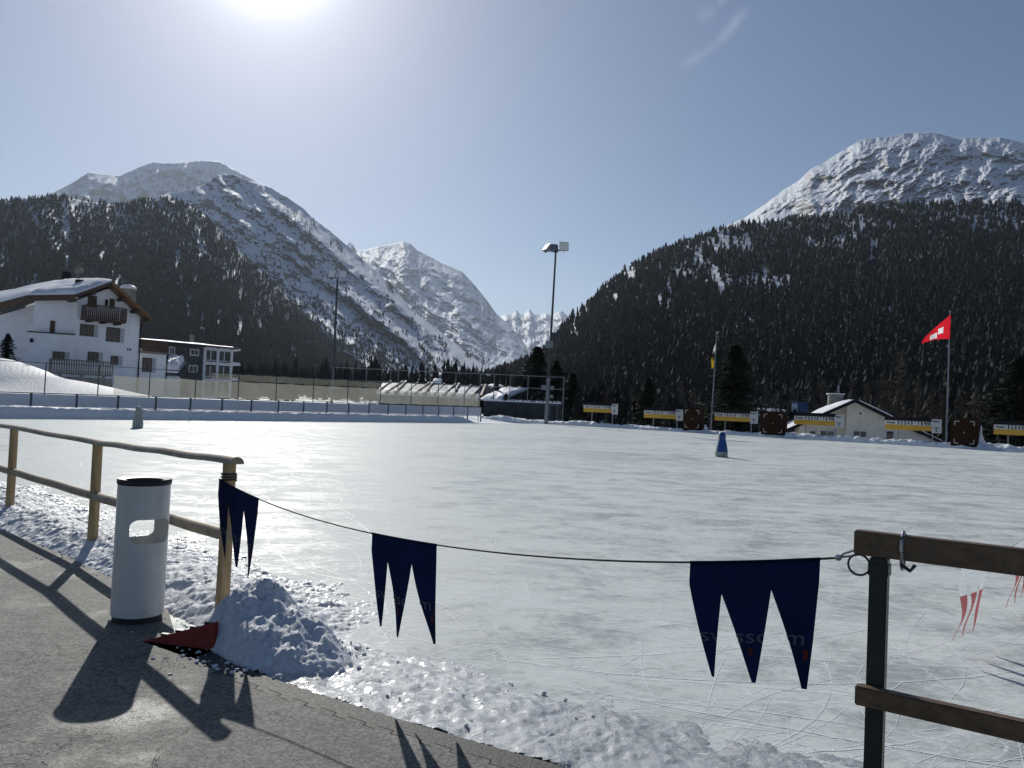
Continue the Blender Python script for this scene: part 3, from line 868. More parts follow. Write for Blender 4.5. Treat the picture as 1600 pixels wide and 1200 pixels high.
def pennant(ta, tb_, seed, hang=.54, text=True, twist=0, parent=pl, curve=rope_pt, org=PO_, mat=M_navy, tipmat=None):
    rs = random.Random(seed); ph = rs.uniform(0, 6)
    def pos(u, v, off=0):
        a = curve(ta + (tb_ - ta) * u) - org
        tdir = (curve(tb_) - curve(ta)); tdir.z = 0; tdir.normalize(); nrm = Vector((tdir.y, -tdir.x, 0))
        if nrm.y > 0: nrm = -nrm
        wv = (.016 * math.sin(u * 7 + ph) * v + .022 * v * v * math.sin(u * 11 + ph * 2) + twist * v)
        sag = tdir * (.012 * math.sin(ph + u * 4) * v * v)
        return a + nrm * (wv + off) + Vector((0, 0, -v * hang)) + sag
    U = sorted(set(list(np.linspace(0, 1, 70)) + [.004, .185, .205, .268, .54, .57, .655, .935, .975])); nv = 16
    V = []
    for u in U:
        b_ = vb(u)
        if u == 0: b_ = .17
        for k in range(nv): V.append(tuple(pos(u + (.02 * min(1, (b_ * k / (nv - 1)) / .2) * (1 - u) if False else 0), b_ * k / (nv - 1))))
    me = np_mesh('pennant', V, grid_faces(len(U), nv), True)
    ob = link_mesh('pennant', me, mat, parent)
    MB().tube([curve(ta + (tb_ - ta) * u) - org for u in np.linspace(0, 1, 14)], .0062, 8).build('hem', mat, ob, smooth=True)
    if text:
        tm = text_mesh('swisscom'); bm0 = bmesh.new(); bm0.from_mesh(tm)
        xsx = [v.co.x for v in bm0.verts]; w_ = max(xsx) - min(xsx); x0 = min(xsx)
        for v in bm0.verts:
            v.co.x = .105 + (v.co.x - x0) / w_ * .82; v.co.y = .665 - v.co.y * .165
        me0 = bpy.data.meshes.new('t0'); bm0.to_mesh(me0); bm0.free()
        for poly in TEETH:
            bm = bmesh.new(); bm.from_mesh(me0); clip_tooth(bm, [(p[0], p[1]) for p in poly]); bm.verts.index_update()
            mb = MB(); mb.v = [tuple(pos(v.co.x, v.co.y, .0035)) for v in bm.verts]; mb.f = [tuple(v.index for v in f.verts) for f in bm.faces]; bm.free()
            mb.build('printed_letters', M_print, ob, fix=False)
        for (u0, u1, v0, v1) in ((.50, .535, .70, .76), (.925, .96, .70, .78)):
            mr = MB(); mr.v = [tuple(pos(u, v, .0035)) for u, v in ((u0, v0), (u1, v0), (u1, v1), (u0, v1))]; mr.f.append((0, 1, 2, 3))
            mr.build('printed_mark', M_printred, ob, fix=False)
    return ob
pennant(-.022, tpx(405), 3)
pennant(tpx(583), tpx(684), 5)
pennant(tpx(1078), tpx(1280), 8, hang=.485)
# clip and ring at the right end
ca_ = rope_pt(tc_end) - PO_; rg = P(1356, 864, 2.93) - PO_
MB().lathe([(.0, -.013), (.011, -.008), (.014, 0), (.011, .009), (.0, .013)], 12, c=tuple(ca_)).build('rope_clamp', M_steel, pl, smooth=True)
hk = rg - Vector((.02, -.015, .0)); dd = hk - ca_
sn = MB(); up = Vector((0, 0, 1))
sn.tube([ca_, ca_ + dd * .25 + up * .010, ca_ + dd * .7 + up * .012, ca_ + dd * 1.05 + up * .004, ca_ + dd * 1.0 - up * .008, ca_ + dd * .6 - up * .006, ca_ + dd * .1], .0042, 8)
sn.build('snap_hook', M_steel, pl, smooth=True)
def ring(c, r, r2, a, b, n=28):
    return MB().tube([c + a * (r * math.cos(t)) + b * (r * math.sin(t)) for t in np.linspace(0, 2 * math.pi, n)], r2, 8)
dirR = Vector((r1.x - r0.x, r1.y - r0.y, 0)).normalized()

# ------------------------------------------------------------------ right railing
RY = 2.9; rk_s = RY / 3.3
RDIR = Vector((.825, -.565, 0)).normalized()
rr0 = Vector((P(1380, 700, RY).x, RY, 0))
rq = empty('plank_railing', (rr0.x, rr0.y, 0), 0, 'dark green steel post carrying two brown plank rails at the right edge', 'railing')
def rl_at(s, z, off=0):  # along rail from post, local
    nrm = Vector((RDIR.y, -RDIR.x, 0)); nrm = nrm if nrm.y < 0 else -nrm
    return RDIR * s + nrm * off + Vector((0, 0, z))
zt = P(1380, 832, RY).z; zb_ = P(1380, 870, RY).z
ang_r = math.atan2(RDIR.y, RDIR.x)
def plank(s0, s1, z0, z1, th, name, off=0):
    c = rl_at((s0 + s1) / 2, (z0 + z1) / 2, off)
    return MB().box(tuple(c), (s1 - s0, th * rk_s, z1 - z0), ang_r).build(name, M_plank, rq, bevel=.004)
MB().box((0, 0, (zb_ - .3) / 2), (.060, .060, zb_ + .3 - .004), ang_r).build('post', M_green, rq, bevel=.004)
MB().box((0, 0, zb_ - .045), (.068, .068, .045), ang_r).build('post_collar', M_green, rq, bevel=.003)
s_l = -.085
plank(s_l, 3.1, zb_, zt, .062, 'top_rail')
zl0, zl1 = P(1380, 1106, RY - .05).z, P(1380, 1076, RY - .05).z
plank(s_l + .028, 3.1, zl0, zl1, .05, 'lower_rail', .055)
MB().box(tuple(rl_at(3.0, (zb_ - .3) / 2)), (.060, .060, zb_ + .3 - .004), ang_r).build('post', M_green, rq, bevel=.004)
# big ring on post and cable loop over the top rail (belong to the lines)
rc = rr0 + rl_at(-.066, zb_ - .036, .02)
nr_ = Vector((RDIR.y, -RDIR.x, 0))
ring(rc - PO_ , .037, .0042, RDIR, Vector((0, 0, 1))).build('ring', M_galvd, pl, smooth=True)
lp = rl_at(.075, 0); sx_ = Vector((RDIR.y, -RDIR.x, 0))
cp = MB(); cc = (zt + zb_) / 2
cp.tube([lp + sx_ * (.036 * math.cos(t)) + Vector((0, 0, cc - .012 + (.066) * math.sin(t))) for t in np.linspace(0, 2 * math.pi, 30)], .0065, 8)
cp.build('cable_loop', M_steel, rq, smooth=True)
MB().tube([lp + sx_ * .04 + Vector((0, 0, zb_ - .012)), lp + sx_ * .04 + RDIR * .03 + Vector((0, 0, zb_ - .03)), lp + sx_ * .04 + RDIR * .045 + Vector((0, 0, zb_ - .008))], .007, 8).build('shackle', M_galvd, rq, smooth=True)

# second line with red and white pennants, going away to the right
q0 = rr0 + rl_at(.08, zb_ + .0, -.045); q1 = Vector((7.6, 10.2, 1.06))
wl_pts = [q0, P(1503, 876, 5.6), P(1540, 866, 6.1), P(1600, 842, 7.2), q1]
def rope2(t):
    i = min(int(t * 4), 3); f = t * 4 - i
    p0 = wl_pts[max(i - 1, 0)]; p1 = wl_pts[i]; p2 = wl_pts[i + 1]; p3 = wl_pts[min(i + 2, 4)]
    return .5 * ((2 * p1) + (p2 - p0) * f + (2 * p0 - 5 * p1 + 4 * p2 - p3) * f * f + (-p0 + 3 * p1 - 3 * p2 + p3) * f ** 3)
wl = empty('pennant_line', tuple(q0), 0, 'thin line with white and red pennants behind the right plank railing', 'pennant line')
MB().tube([rope2(t) - q0 for t in np.linspace(0, 1, 40)], .0035, 6).build('rope', M_white, wl, smooth=True)
def strip_pennant(pa, pb, drop, seed):
    """white cloth, three long teeth with red ends"""
    rs = random.Random(seed)
    def ps(u, v):
        a = pa.lerp(pb, u); lean = -.055 * v * v
        return a - q0 + Vector((lean * 1.2 + .012 * math.sin(v * 9 + u * 5 + seed), .02 * math.sin(v * 6 + seed), -v * drop))
    W = MB(); bands = []
    for k in range(3):
        Rd = MB(); bands.append(Rd)
        u0, u1 = k / 3, (k + 1) / 3
        n = 16; rows = []
        for j in range(n + 1):
            v = j / n; wd = 1 if v < .28 else 1 - .93 * ((v - .28) / .72) ** .7
            uc = u0 + .5 / 3; hw = (u1 - u0) / 2 * wd
            rows.append((ps(uc - hw, v), ps(uc + hw, v), v))
        for (a, b, v), (c, d, v2) in zip(rows[:-1], rows[1:]):
            tgt = W if v < .40 or v > 1.5 else Rd; b_ = len(tgt.v)
            tgt.v += [tuple(a), tuple(b), tuple(d), tuple(c)]; tgt.f.append((b_, b_ + 1, b_ + 2, b_ + 3))
    o_ = W.build('pennant', M_pale_cloth, wl, fix=False)
    bm_ = bmesh.new(); bm_.from_mesh(o_.data); bmesh.ops.remove_doubles(bm_, verts=bm_.verts, dist=.004); bm_.to_mesh(o_.data); bm_.free()
    for Rd in bands: Rd.build('red_band', M_red_band, o_, fix=False)
strip_pennant(P(1503, 876, 5.6), P(1541, 866, 6.1), .58, 1)
strip_pennant(P(1586, 850, 7.0), P(1612, 838, 7.5), .58, 2)
cp_ = empty('rope_post', (q1.x, q1.y, 0), 0, 'green steel post off to the right holding the pennant line', 'post')
MB().box((0, 0, .56), (.07, .07, 1.16)).build('shaft', M_green, cp_); MB().box((0, 0, 1.145), (.08, .08, .012)).build('cap', M_green, cp_)

# ------------------------------------------------------------------ penguin skating aids
def penguin(base, h, face, label, backm, bellym, lowm):
    o_ = empty('skating_aid', tuple(base), face, label, 'skating aid', 'penguin skating aids on the ice')
    prof = [(.0, .03), (.21, .03), (.235, .06), (.245, .14), (.235, .28), (.205, .44), (.178, .56), (.152, .64), (.142, .70), (.146, .78), (.142, .86), (.115, .94), (.07, .985), (.0, 1.0)]
    s = h
    # rear half shell (coloured) and front half (white) as two parts, lower skirt as third
    def part(a0, a1, z0, z1, grow, name, mat, n=22):
        zs = np.linspace(z0, z1, 26); mb = MB(); rs_ = [np.interp(z, [p[1] for p in prof[1:]], [p[0] for p in prof[1:]]) + grow for z in zs]
        for r_, z in zip(rs_, zs):
            for j in range(n + 1):
                th = a0 + (a1 - a0) * j / n; dip = 0
                mb.v.append((r_ * s * math.cos(th), r_ * s * math.sin(th) * .92, z * s))
        m_ = n + 1
        for i in range(len(zs) - 1):
            for j in range(n): mb.f.append((i * m_ + j, i * m_ + j + 1, (i + 1) * m_ + j + 1, (i + 1) * m_ + j))
        return mb.build(name, mat, o_, smooth=True)
    MB().lathe([(r_ * s, z * s) for r_, z in prof[1:]], 36, sy=.92).build('body', bellym, o_, smooth=True)
    part(R(62), R(298), .20, .985, .006, 'back', backm)
    part(R(0), R(360), .035, .20, .008, 'skirt', lowm)
    MB().lathe([(.26 * s, 0), (.275 * s, .012), (.26 * s, .035 * s), (.1 * s, .04 * s)], 32, sy=.92).build('foot', lowm, o_, smooth=True)
    MB().tube([(.11 * s, 0, .80 * s), (.185 * s, 0, .785 * s), (.235 * s, 0, .755 * s)], [.035 * s, .022 * s, .004], 10).build('beak', M_orange, o_, smooth=True)
    for y in (-1, 1):
        MB().lathe([(.0, -.012), (.014, -.006), (.014, .006), (0, .012)], 10, c=(.105 * s, y * .055 * s, .86 * s)).build('eye', M_black, o_, smooth=True)
        MB().tube([(0, y * .1 * s, .725 * s), (0, y * .235 * s, .72 * s)], .016 * s, 10).build('handle', M_black, o_, smooth=True)
    return o_
pb = G(1127, 714)
penguin(pb, 1.04, R(150), 'blue penguin shaped skating aid alone on the right of the ice', M_blue, M_pwhite, M_pgrey)
pg = G(215, 669)
penguin(pg, .98, R(-80), 'pale grey penguin skating aid on the far left of the ice', M_pgrey, M_pgrey, M_pgrey)

# ------------------------------------------------------------------ left rink boards, posts and nets
bw = empty('rink_boards', tuple(edgeL(0, 2.4, 0)), 0, 'pale low rink boards between blue grey posts behind the left snow bank', 'rink boards')
OB = Vector(bw.location)
TL0, TL1 = tL(70, 2.4), tL(748, 2.4)
def fz(t): return 1 + .20 * max(-.3, min(1, (t - TL0) / (TL1 - TL0)))
tN, tF = tL(-140, 2.4), tL(752, 2.4)
npan = 100
step = 2.55; tcur = tF; k = 0
BZ0, BZ1 = .58, 1.26
while tcur > tN:
    a, b = edgeL(tcur, 2.4) - OB, edgeL(tcur - step, 2.4) - OB
    a = Vector(a); b = Vector(b); mid = (a + b) / 2; an = math.atan2(b.y - a.y, b.x - a.x)
    f_z = fz(tcur)
    MB().box((mid.x, mid.y, (BZ0 + BZ1) / 2 * f_z), (step - .12, .04, (BZ1 - BZ0) * f_z), an).build('panel', M_panel, bw)
    MB().box((a.x, a.y, .66 * f_z), (.10, .10, 1.28 * f_z), an).build('post', M_dsteel, bw)
    tcur -= step; k += 1
aL, bL = edgeL(tF, 2.4) - OB, edgeL(tN, 2.4) - OB
MB().tube([aL + Vector((0, 0, 1.32 * fz(tF))), edgeL(TL0, 2.4) - OB + Vector((0, 0, 1.32)), bL + Vector((0, 0, 1.32 * fz(tN)))], .03, 6).build('top_rail', M_dsteel, bw)
MB().tube([aL + Vector((0, 0, .54 * fz(tF))), edgeL(TL0, 2.4) - OB + Vector((0, 0, .54)), bL + Vector((0, 0, .54 * fz(tN)))], .03, 6).build('bottom_rail', M_dsteel, bw)

nf = empty('net_fence', tuple(edgeL(0, 2.7, 0)), 0, 'long net fence of thin tall posts with beige netting behind the rink boards', 'net fence')
ON = Vector(nf.location)
def hwire(t):  # post top height along the fence
    return 3.05
postpx = [-95, -10, 70, 153, 233, 305, 372, 431, 489, 543, 594, 642, 684, 725, 748]
for px in postpx:
    p_ = edgeL(tL(px, 2.7), 2.7) - ON
    MB().tube([(p_.x, p_.y, -.1), (p_.x, p_.y, 3.03 * fz(tL(px, 2.7)))], .032, 8).build('post', M_galvd, nf)
w0, w1 = edgeL(tL(748, 2.7), 2.7) - ON, edgeL(tL(-95, 2.7), 2.7) - ON
MB().tube([w0 + Vector((0, 0, 3.0 * fz(TL1))), edgeL(TL0, 2.7) - ON + Vector((0, 0, 3.0)), w1 + Vector((0, 0, 3.0 * fz(tN)))], .02, 6).build('top_wire', M_galvd, nf)
def netstrip(pa, pb, z0, z1, off, name, mat, par, O):
    a, b = edgeL(tL(pa, 2.7), 2.7 + off) - O, edgeL(tL(pb, 2.7), 2.7 + off) - O; n = 60; mb = MB()
    for i in range(n + 1):
        c = a.lerp(b, i / n); sg = .02 * math.sin(i * 1.9); f_z = fz(tL(pa, 2.7) + (tL(pb, 2.7) - tL(pa, 2.7)) * i / n)
        mb.v += [(c.x, c.y, (z0 + sg) * f_z), (c.x, c.y, (z1 - abs(.05 * math.sin(i * .9))) * f_z)]
        if i: k = 2 * i; mb.f.append((k - 2, k, k + 1, k - 1))
    return mb.build(name, mat, par, fix=False)
netstrip(178, 750, 1.36, 2.50, .05, 'netting', M_net, nf, ON)
netstrip(330, 700, 2.53, 2.99, .07, 'upper_netting', M_net2, nf, ON)
netstrip(-95, 178, 1.36, 2.98, .06, 'thin_netting', net('thin_net', (.3, .3, .28), .14), nf, ON)

# ------------------------------------------------------------------ court cage in the middle
CY = 100
cg = empty('court_cage', tuple(P(880, 650, CY)), 0, 'steel frame court cage with a dark windscreen beside the floodlight mast', 'cage')
OC = Vector(cg.location)
def cpt(px, py, Y=CY): return P(px, py, Y) - OC
ztop = P(800, 586, CY).z; z2 = P(800, 605, CY).z; z3 = P(860, 627, CY).z
xl, xr = P(522, 600, CY).x - OC.x, P(882, 600, CY).x - OC.x
gz = -1.2 - OC.z
for px in (520, 572, 622, 672, 712, 750, 772, 797, 825, 881):
    x = P(px, 600, CY).x - OC.x; MB().tube([(x, 0, gz), (x, 0, ztop - OC.z)], .055, 6).build('post', M_galv, cg)
for z, a, b in ((ztop, xl, xr), (z2, xl, xr), (z3, P(800, 600, CY).x - OC.x, xr)):
    MB().tube([(a, 0, z - OC.z), (b, 0, z - OC.z)], .045, 6).build('crossbar', M_galv, cg)
x0, x1 = P(757, 600, CY).x - OC.x, P(878, 600, CY).x - OC.x
MB().bb(x0, x1, -.18, -.14, gz, P(800, 628, CY).z - OC.z).build('windscreen', M_dscr, cg)
sn_ = MB()
for i in range(40):
    a = x0 + (x1 - x0) * i / 40; hh = .12 + .16 * abs(math.sin(i * 1.7)) * (i % 5 > 0)
    sn_.bb(a, a + (x1 - x0) / 40, -.24, -.08, P(800, 628, CY).z - OC.z + .003, P(800, 628, CY).z - OC.z + hh)
sn_.build('snow_cap', M_snowroof, cg)
gt = MB(); gx = P(872, 600, CY).x - OC.x
for dx_ in (0, -.9): gt.tube([(gx + dx_, -.5, gz), (gx + dx_, -.5, gz + 3.4)], .04, 6)
gt.tube([(gx, -.5, gz + 3.4), (gx - .9, -.5, gz + 3.4)], .04, 6).build('gate_frame', M_galv, cg)

# ------------------------------------------------------------------ masts
def flood_head(parent, loc, face, tilt, wd=.62):
    mb = MB(); Mx = Matrix.Translation(loc) @ Matrix.Rotation(face, 4, 'Z') @ Matrix.Rotation(tilt, 4, 'X')
    w2, h2 = wd / 2, wd / 2
    fr = [(-w2, -.22, -h2), (w2, -.22, -h2), (w2, -.22, h2), (-w2, -.22, h2)]; bk = [(-w2 * .7, .25, -h2 * .7), (w2 * .7, .25, -h2 * .7), (w2 * .7, .25, h2 * .7), (-w2 * .7, .25, h2 * .7)]
    mb.v = [tuple(Mx @ Vector(p)) for p in fr + bk]; mb.f = [(0, 1, 2, 3), (4, 7, 6, 5), (0, 4, 5, 1), (1, 5, 6, 2), (2, 6, 7, 3), (3, 7, 4, 0)]
    h_ = mb.build('floodlight', M_galv, parent, bevel=.02)
    g_ = MB().box((0, -.235, 0), (wd * .88, .02, wd * .88), 0, Mx); g_.build('lamp_glass', M_lampg, h_)
    MB().box((0, .02, -h2 - .05), (.06, .3, .1), 0, Mx).build('bracket', M_galvd, h_)
def mast(name, base, top, label, heads, r=(.12, .06), sleeve=None, boxes=(), bar=1.2, group='floodlight masts'):
    o_ = empty(name, tuple(base), 0, label, 'floodlight mast', group); t_ = top - base
    MB().tube([(0, 0, 0), tuple(t_ * .5), tuple(t_)], [r[0], (r[0] + r[1]) / 2, r[1]], 12).build('pole', M_galvd, o_, smooth=True)
    if sleeve: MB().tube([(0, 0, -.2), tuple(t_ * sleeve)], [.21, .19], 14).build('sleeve', M_galv, o_, smooth=True)
    MB().tube([tuple(t_ + Vector((-bar, 0, -.12))), tuple(t_ + Vector((bar * .85, -.1, .10)))], .06, 8).build('crossarm', M_galvd, o_)
    for (dx, dy, dz, face, tilt, wd) in heads: flood_head(o_, t_ + Vector((dx, dy, dz)), face, tilt, wd)
    for (f, dx, wd, mat) in boxes:
        MB().box(tuple(t_ * f + Vector((dx, -.12, 0))), (wd, .35, wd * .9)).build('control_box', mat, o_, bevel=.02)
    return o_
YM = 88.5
base = P(853.5, 652, YM); base.z = .1
top = P(868.5, 392, YM)
fl = YM / FPX
mast('floodlight_mast', base, top, 'tall floodlight mast at the corner of the ice with three lamps against the sky',
     [(.85, 0, .48, R(10), R(-8), 1.05), (-.15, .1, .35, R(205), R(22), .95), (-.95, 0, .25, R(-60), R(-35), .95)], (.15, .10), .262,
     [(.505, .30, .85, M_galvd), (.455, -.15, .85, M_galv), (.205, -.45, .55, M_galv), (.205, .42, .45, M_galv), (.155, .42, .4, M_galv)])
bs2 = P(519, 612, 125); bs2.z = 0
mast('floodlight_mast', bs2, P(527.5, 434, 125), 'distant thin floodlight mast with twin lamps before the left mountain',
     [(-.8, 0, .5, R(-12), R(-18), 1.3), (.8, 0, .5, R(12), R(-18), 1.3)], (.22, .15))
bs3 = P(746, 645, 118); bs3.z = -.5
o_ = empty('lamp_pole', tuple(bs3), 0, 'thin short lamp pole rising behind the end of the beige netting', 'lamp pole')
t3 = P(755, 560, 118) - bs3
MB().tube([(0, 0, 0), tuple(t3)], [.09, .05], 8).build('pole', M_galvd, o_, smooth=True)
hd = P(752, 586, 118) - bs3
MB().tube([tuple(hd), tuple(hd + Vector((.9, 0, .1)))], .04, 6).build('arm', M_galvd, o_)
MB().box(tuple(hd + Vector((1.05, 0, .1))), (.6, .3, .2)).build('lamp_head', M_white, o_, bevel=.03)

# ------------------------------------------------------------------ flags
def flagpole(px, py_top, Y, label, lean=0):
    x = P(px, 668, Y).x; zt_ = P(px, py_top, Y).z
    b_ = P(px, 668, Y); b_.z = -.8; tp = P(px + lean, py_top, Y)
    o_ = empty('flagpole', tuple(b_), 0, label, 'flagpole', 'flagpoles behind the scoreboards')
    v = tp - b_
    MB().tube([(0, 0, 0), tuple(v)], [.075, .045], 10).build('pole', M_galv, o_, smooth=True)
    MB().lathe([(0, 0), (.06, .02), (.075, .07), (.05, .12), (0, .14)], 12, c=tuple(v)).build('finial', M_galv, o_, smooth=True)
    return o_, b_
o_, b_ = flagpole(1110, 522, 78, 'leaning flagpole with a limp black white and yellow flag by the pine', lean=10)
fy = 78
def sheet(pts_grid, name, mat, par):
    V = np.array([[tuple(p) for p in row] for row in pts_grid]).reshape(-1, 3); nr_, nc_ = len(pts_grid), len(pts_grid[0])
    return link_mesh(name, np_mesh(name, V, grid_faces(nr_, nc_), True), mat, par)
def limp(y0, y1, xa, xb, wd, fold, name, mat, par, off=0):
    rows = []
    for i in range(14):
        f = i / 13; py = y0 + (y1 - y0) * f; pxr = xa + (xb - xa) * f; row = []
        for j in range(12):
            g = j / 11; row.append(P(pxr - wd(f) * g, py + g * 2.5, fy - .12 + off + fold * math.sin(g * 9 + f * 3)) - b_)
        rows.append(row)
    return sheet(rows, name, mat, par)
fl_ = limp(538, 552, 1118.2, 1117.0, lambda f: 1.8 + 2.2 * f, .10, 'flag', M_white_cloth, o_)
limp(548, 562, 1117.0, 1116.0, lambda f: 4.0 * (1 - .2 * f), .10, 'black_stripe', M_blk_cloth, fl_, -.03)
limp(557, 574, 1116.2, 1115.0, lambda f: 4.6 - 1.6 * f, .10, 'yellow_stripe', M_yellow_cloth, fl_, -.06)

FY = 64
o_, b_ = flagpole(1479, 488, FY, 'straight flagpole flying the red flag with white cross', lean=5.5)
# swiss flag, drooping away to the left
fl_l = lambda g: (1485.5 - 44.5 * g)
def swp(g, f, off=0):
    # g: 0 hoist..1 fly, f: 0 top..1 bottom
    topy = 491 + 27 * (g ** .8) + 14 * g * g; boty = 529.5 + 7.5 * g - 2.5 * math.sin(g * 3.1)
    py = topy + (boty - topy) * f
    return P(fl_l(g) - 1.6 * f * 0 - f * 1.0, py, FY - .15 - off + .22 * math.sin(g * 9 + f * 1.2) * (.3 + g)) - b_
NGf, NFf = 61, 31
fg = sheet([[swp(g, f) for g in np.linspace(0, 1, NGf)] for f in np.linspace(0, 1, NFf)], 'flag', M_red_cloth, o_)
fg.data.materials.append(M_white_cloth)
for p_ in fg.data.polygons:
    r_i, c_i = divmod(p_.index, NGf - 1); g, f = (c_i + .5) / (NGf - 1), (r_i + .5) / (NFf - 1)
    up = .25 < g < .44 and .34 - .2 * (g - .25) < f < .66
    lo_q = .46 < g < .72 and .50 - .3 * (g - .46) < f < .90
    if up or lo_q: p_.material_index = 1

# ------------------------------------------------------------------ scoreboards and brown panels
lab = ['yellow and white scoreboard nearest the floodlight mast', 'scoreboard second from the floodlight mast, left of a brown panel',
       'scoreboard between two brown panels, just right of the yellow flag pole', 'scoreboard in front of the left roof slope of the beige house',
       'scoreboard in front of the right wall of the beige house', 'scoreboard cut by the right edge of the picture']
tnum = [text_mesh(str(q), .38, .020) for q in range(1, 11)]; tlab = text_mesh('Bouns', .22, .012)
rk = [text_mesh('Rink %d' % (6 - i), .20, .010) for i in range(6)]
def put_text(me, x0, x1, z0, name, mat, par, yy, frame):
    V = np.array([v.co[:] for v in me.vertices]); w_ = V[:, 0].max() - V[:, 0].min(); s_ = (x1 - x0) / w_
    out_ = [frame(x0 + (v[0] - V[:, 0].min()) * s_, yy, z0 + v[1]) for v in V]
    mb = MB(); mb.v = [tuple(p) for p in out_]; mb.f = [tuple(p.vertices) for p in me.polygons]
    return mb.build(name, mat, par, fix=False)
M_ink = simple('black_lettering', (.03, .03, .035), .7)
def scoreboard(i, pxa, pxb, pym):
    off = 2.0
    ta, tb_ = tR(pxa, off), tR(pxb, off); a, b = edgeR(ta, off), edgeR(tb_, off); W_ = (b - a).length
    mid = (a + b) / 2
    o_ = empty('scoreboard', (mid.x, mid.y, 0), math.atan2(b.y - a.y, b.x - a.x), lab[i], 'scoreboard', 'scoreboards along the far bank')
    fr = lambda x, y, z: (x - W_ / 2, y, z)
    S = W_ / 4.5; ws = W_ * .835
    def bx(x0, x1, y0, y1, z0, z1, nm, mt, par=o_): return MB().bb(x0 - W_ / 2, x1 - W_ / 2, y0, y1, z0, z1).build(nm, mt, par)
    zz_ = P((pxa + pxb) / 2, pym, mid.y).z       # z of the white/yellow boundary
    bx(0, ws, -.05, .05, zz_ - .42, zz_, 'yellow_panel', M_yellow)
    nb = bx(0, ws, -.05, .05, zz_ + .002, zz_ + .34, 'number_panel', M_white)
    bx(-.02, ws - .02, -.12, .30, zz_ + .345, zz_ + .66, 'hood', M_dark)
    sg = bx(ws + .01, W_, -.07, .03, zz_ - .56, zz_ + .56, 'sign_panel', M_white)
    for x in (W_ * .24, ws + .05): bx(x - .04, x + .04, .055, .13, -.6, zz_ + .3, 'leg', M_galv)
    for q in range(10):
        c = W_ * .25 + (ws - .22 - W_ * .25) * q / 9; hwid = .075 if q else .045
        if q == 9: hwid = .15
        put_text(tnum[q], c - hwid, c + hwid, zz_ + .05, 'numeral', M_ink, nb, -.056, fr)
    put_text(tlab, W_ * .04, W_ * .185, zz_ + .09, 'lettering', M_ink, nb, -.056, fr)
    put_text(rk[i], ws + .08, W_ - .08, zz_ + .32, 'lettering', M_ink, sg, -.076, fr)
    T = MB(); xm = (ws + W_) / 2 - W_ / 2
    T.bb(xm - .2, xm + .2, -.082, -.074, zz_ - .16, zz_ - .10); T.bb(xm - .035, xm + .035, -.082, -.074, zz_ - .46, zz_ - .162); T.build('sign_mark', M_ink, sg)
for i, (a, b, y) in enumerate([(912, 965, 638.5), (1006.5, 1067, 647.5), (1117, 1184, 651.5), (1241, 1318, 657), (1383, 1471, 664.5), (1553, 1648, 672)]):
    scoreboard(i, a, b, y)
plab = ['square dark brown panel with white corner marks left of the yellow flag pole', 'square dark brown panel with white corner marks left of the beige house', 'square dark brown panel with white corner marks right of the red flag']
for i, (a, b, yt, yb) in enumerate([(1071, 1100, 637, 672), (1193, 1230, 643, 680), (1488, 1531, 653, 698)]):
    off = .55; ta, tb_ = tR(a, off), tR(b, off); A_p, B_p = edgeR(ta, off), edgeR(tb_, off); W_ = (B_p - A_p).length; mid = (A_p + B_p) / 2
    zt_ = P((a + b) / 2, yt, mid.y).z; zb2 = P((a + b) / 2, yb, mid.y).z; z0_ = max(.0, zb2)
    o_ = empty('target_panel', (mid.x, mid.y, 0), math.atan2(B_p.y - A_p.y, B_p.x - A_p.x), plab[i], 'panel', 'brown panels standing in the far bank')
    MB().bb(-W_ / 2, W_ / 2, -.5, .1, z0_, zt_).build('panel', M_brown, o_, bevel=.03)
    MB().bb(-W_ / 2 + .1, W_ / 2 - .1, -.42, .05, -.05, z0_ + .05).build('base', M_dark, o_)
    mk = MB(); L_ = .30; th = .045; hx = W_ / 2 - .28; hz0, hz1 = z0_ + .25, zt_ - .28
    for sx in (-1, 1):
        for zc_, sz in ((hz0, 1), (hz1, -1)):
            mk.box((sx * (hx - L_ / 2), -.508, zc_), (L_, .012, th)); mk.box((sx * hx, -.508, zc_ + sz * (L_ / 2 + th * .55)), (th, .012, L_))
    mk.box((0, -.508, (hz0 + hz1) / 2), (.07, .012, .07)); mk.build('corner_marks', M_white, o_)
# shovelled snow cone beside each panel, as in the bank
for (px, pt, pbm, wd) in ((1103, 662, 676, .5), (1226.5, 668, 682, .6), (1533, 663, 700, .55)):
    off = .5; t_ = tR(px, off); c_ = edgeR(t_, off); hh = P(px, pt, c_.y).z
    mb = MB(); n = 14; lv = 10
    for i in range(lv + 1):
        f = i / lv; r_ = wd * (1 - f) ** 4 * 1.5 + (.10 if hh > 1.2 else .16) * (1 - f) ** .3 + .01
        for j in range(n):
            a = 2 * math.pi * j / n; q_ = r_ * (1 + .25 * math.sin(a * 3 + i * .9 + px)); mb.v.append((c_.x + q_ * math.cos(a), c_.y + q_ * math.sin(a), -.05 + hh * f))
        if i:
            for j in range(n): b2_ = (i - 1) * n; mb.f.append((b2_ + j, b2_ + (j + 1) % n, b2_ + n + (j + 1) % n, b2_ + n + j))
    tag(mb.build('snow_mound', M_bank, smooth=True), {1103: 'small snow mound beside the brown panel near the yellow flag pole', 1226.5: 'snow mound beside the brown panel at the beige house', 1533: 'tall thin snow spike right of the brown panel near the red flag'}[px], 'snow mound')

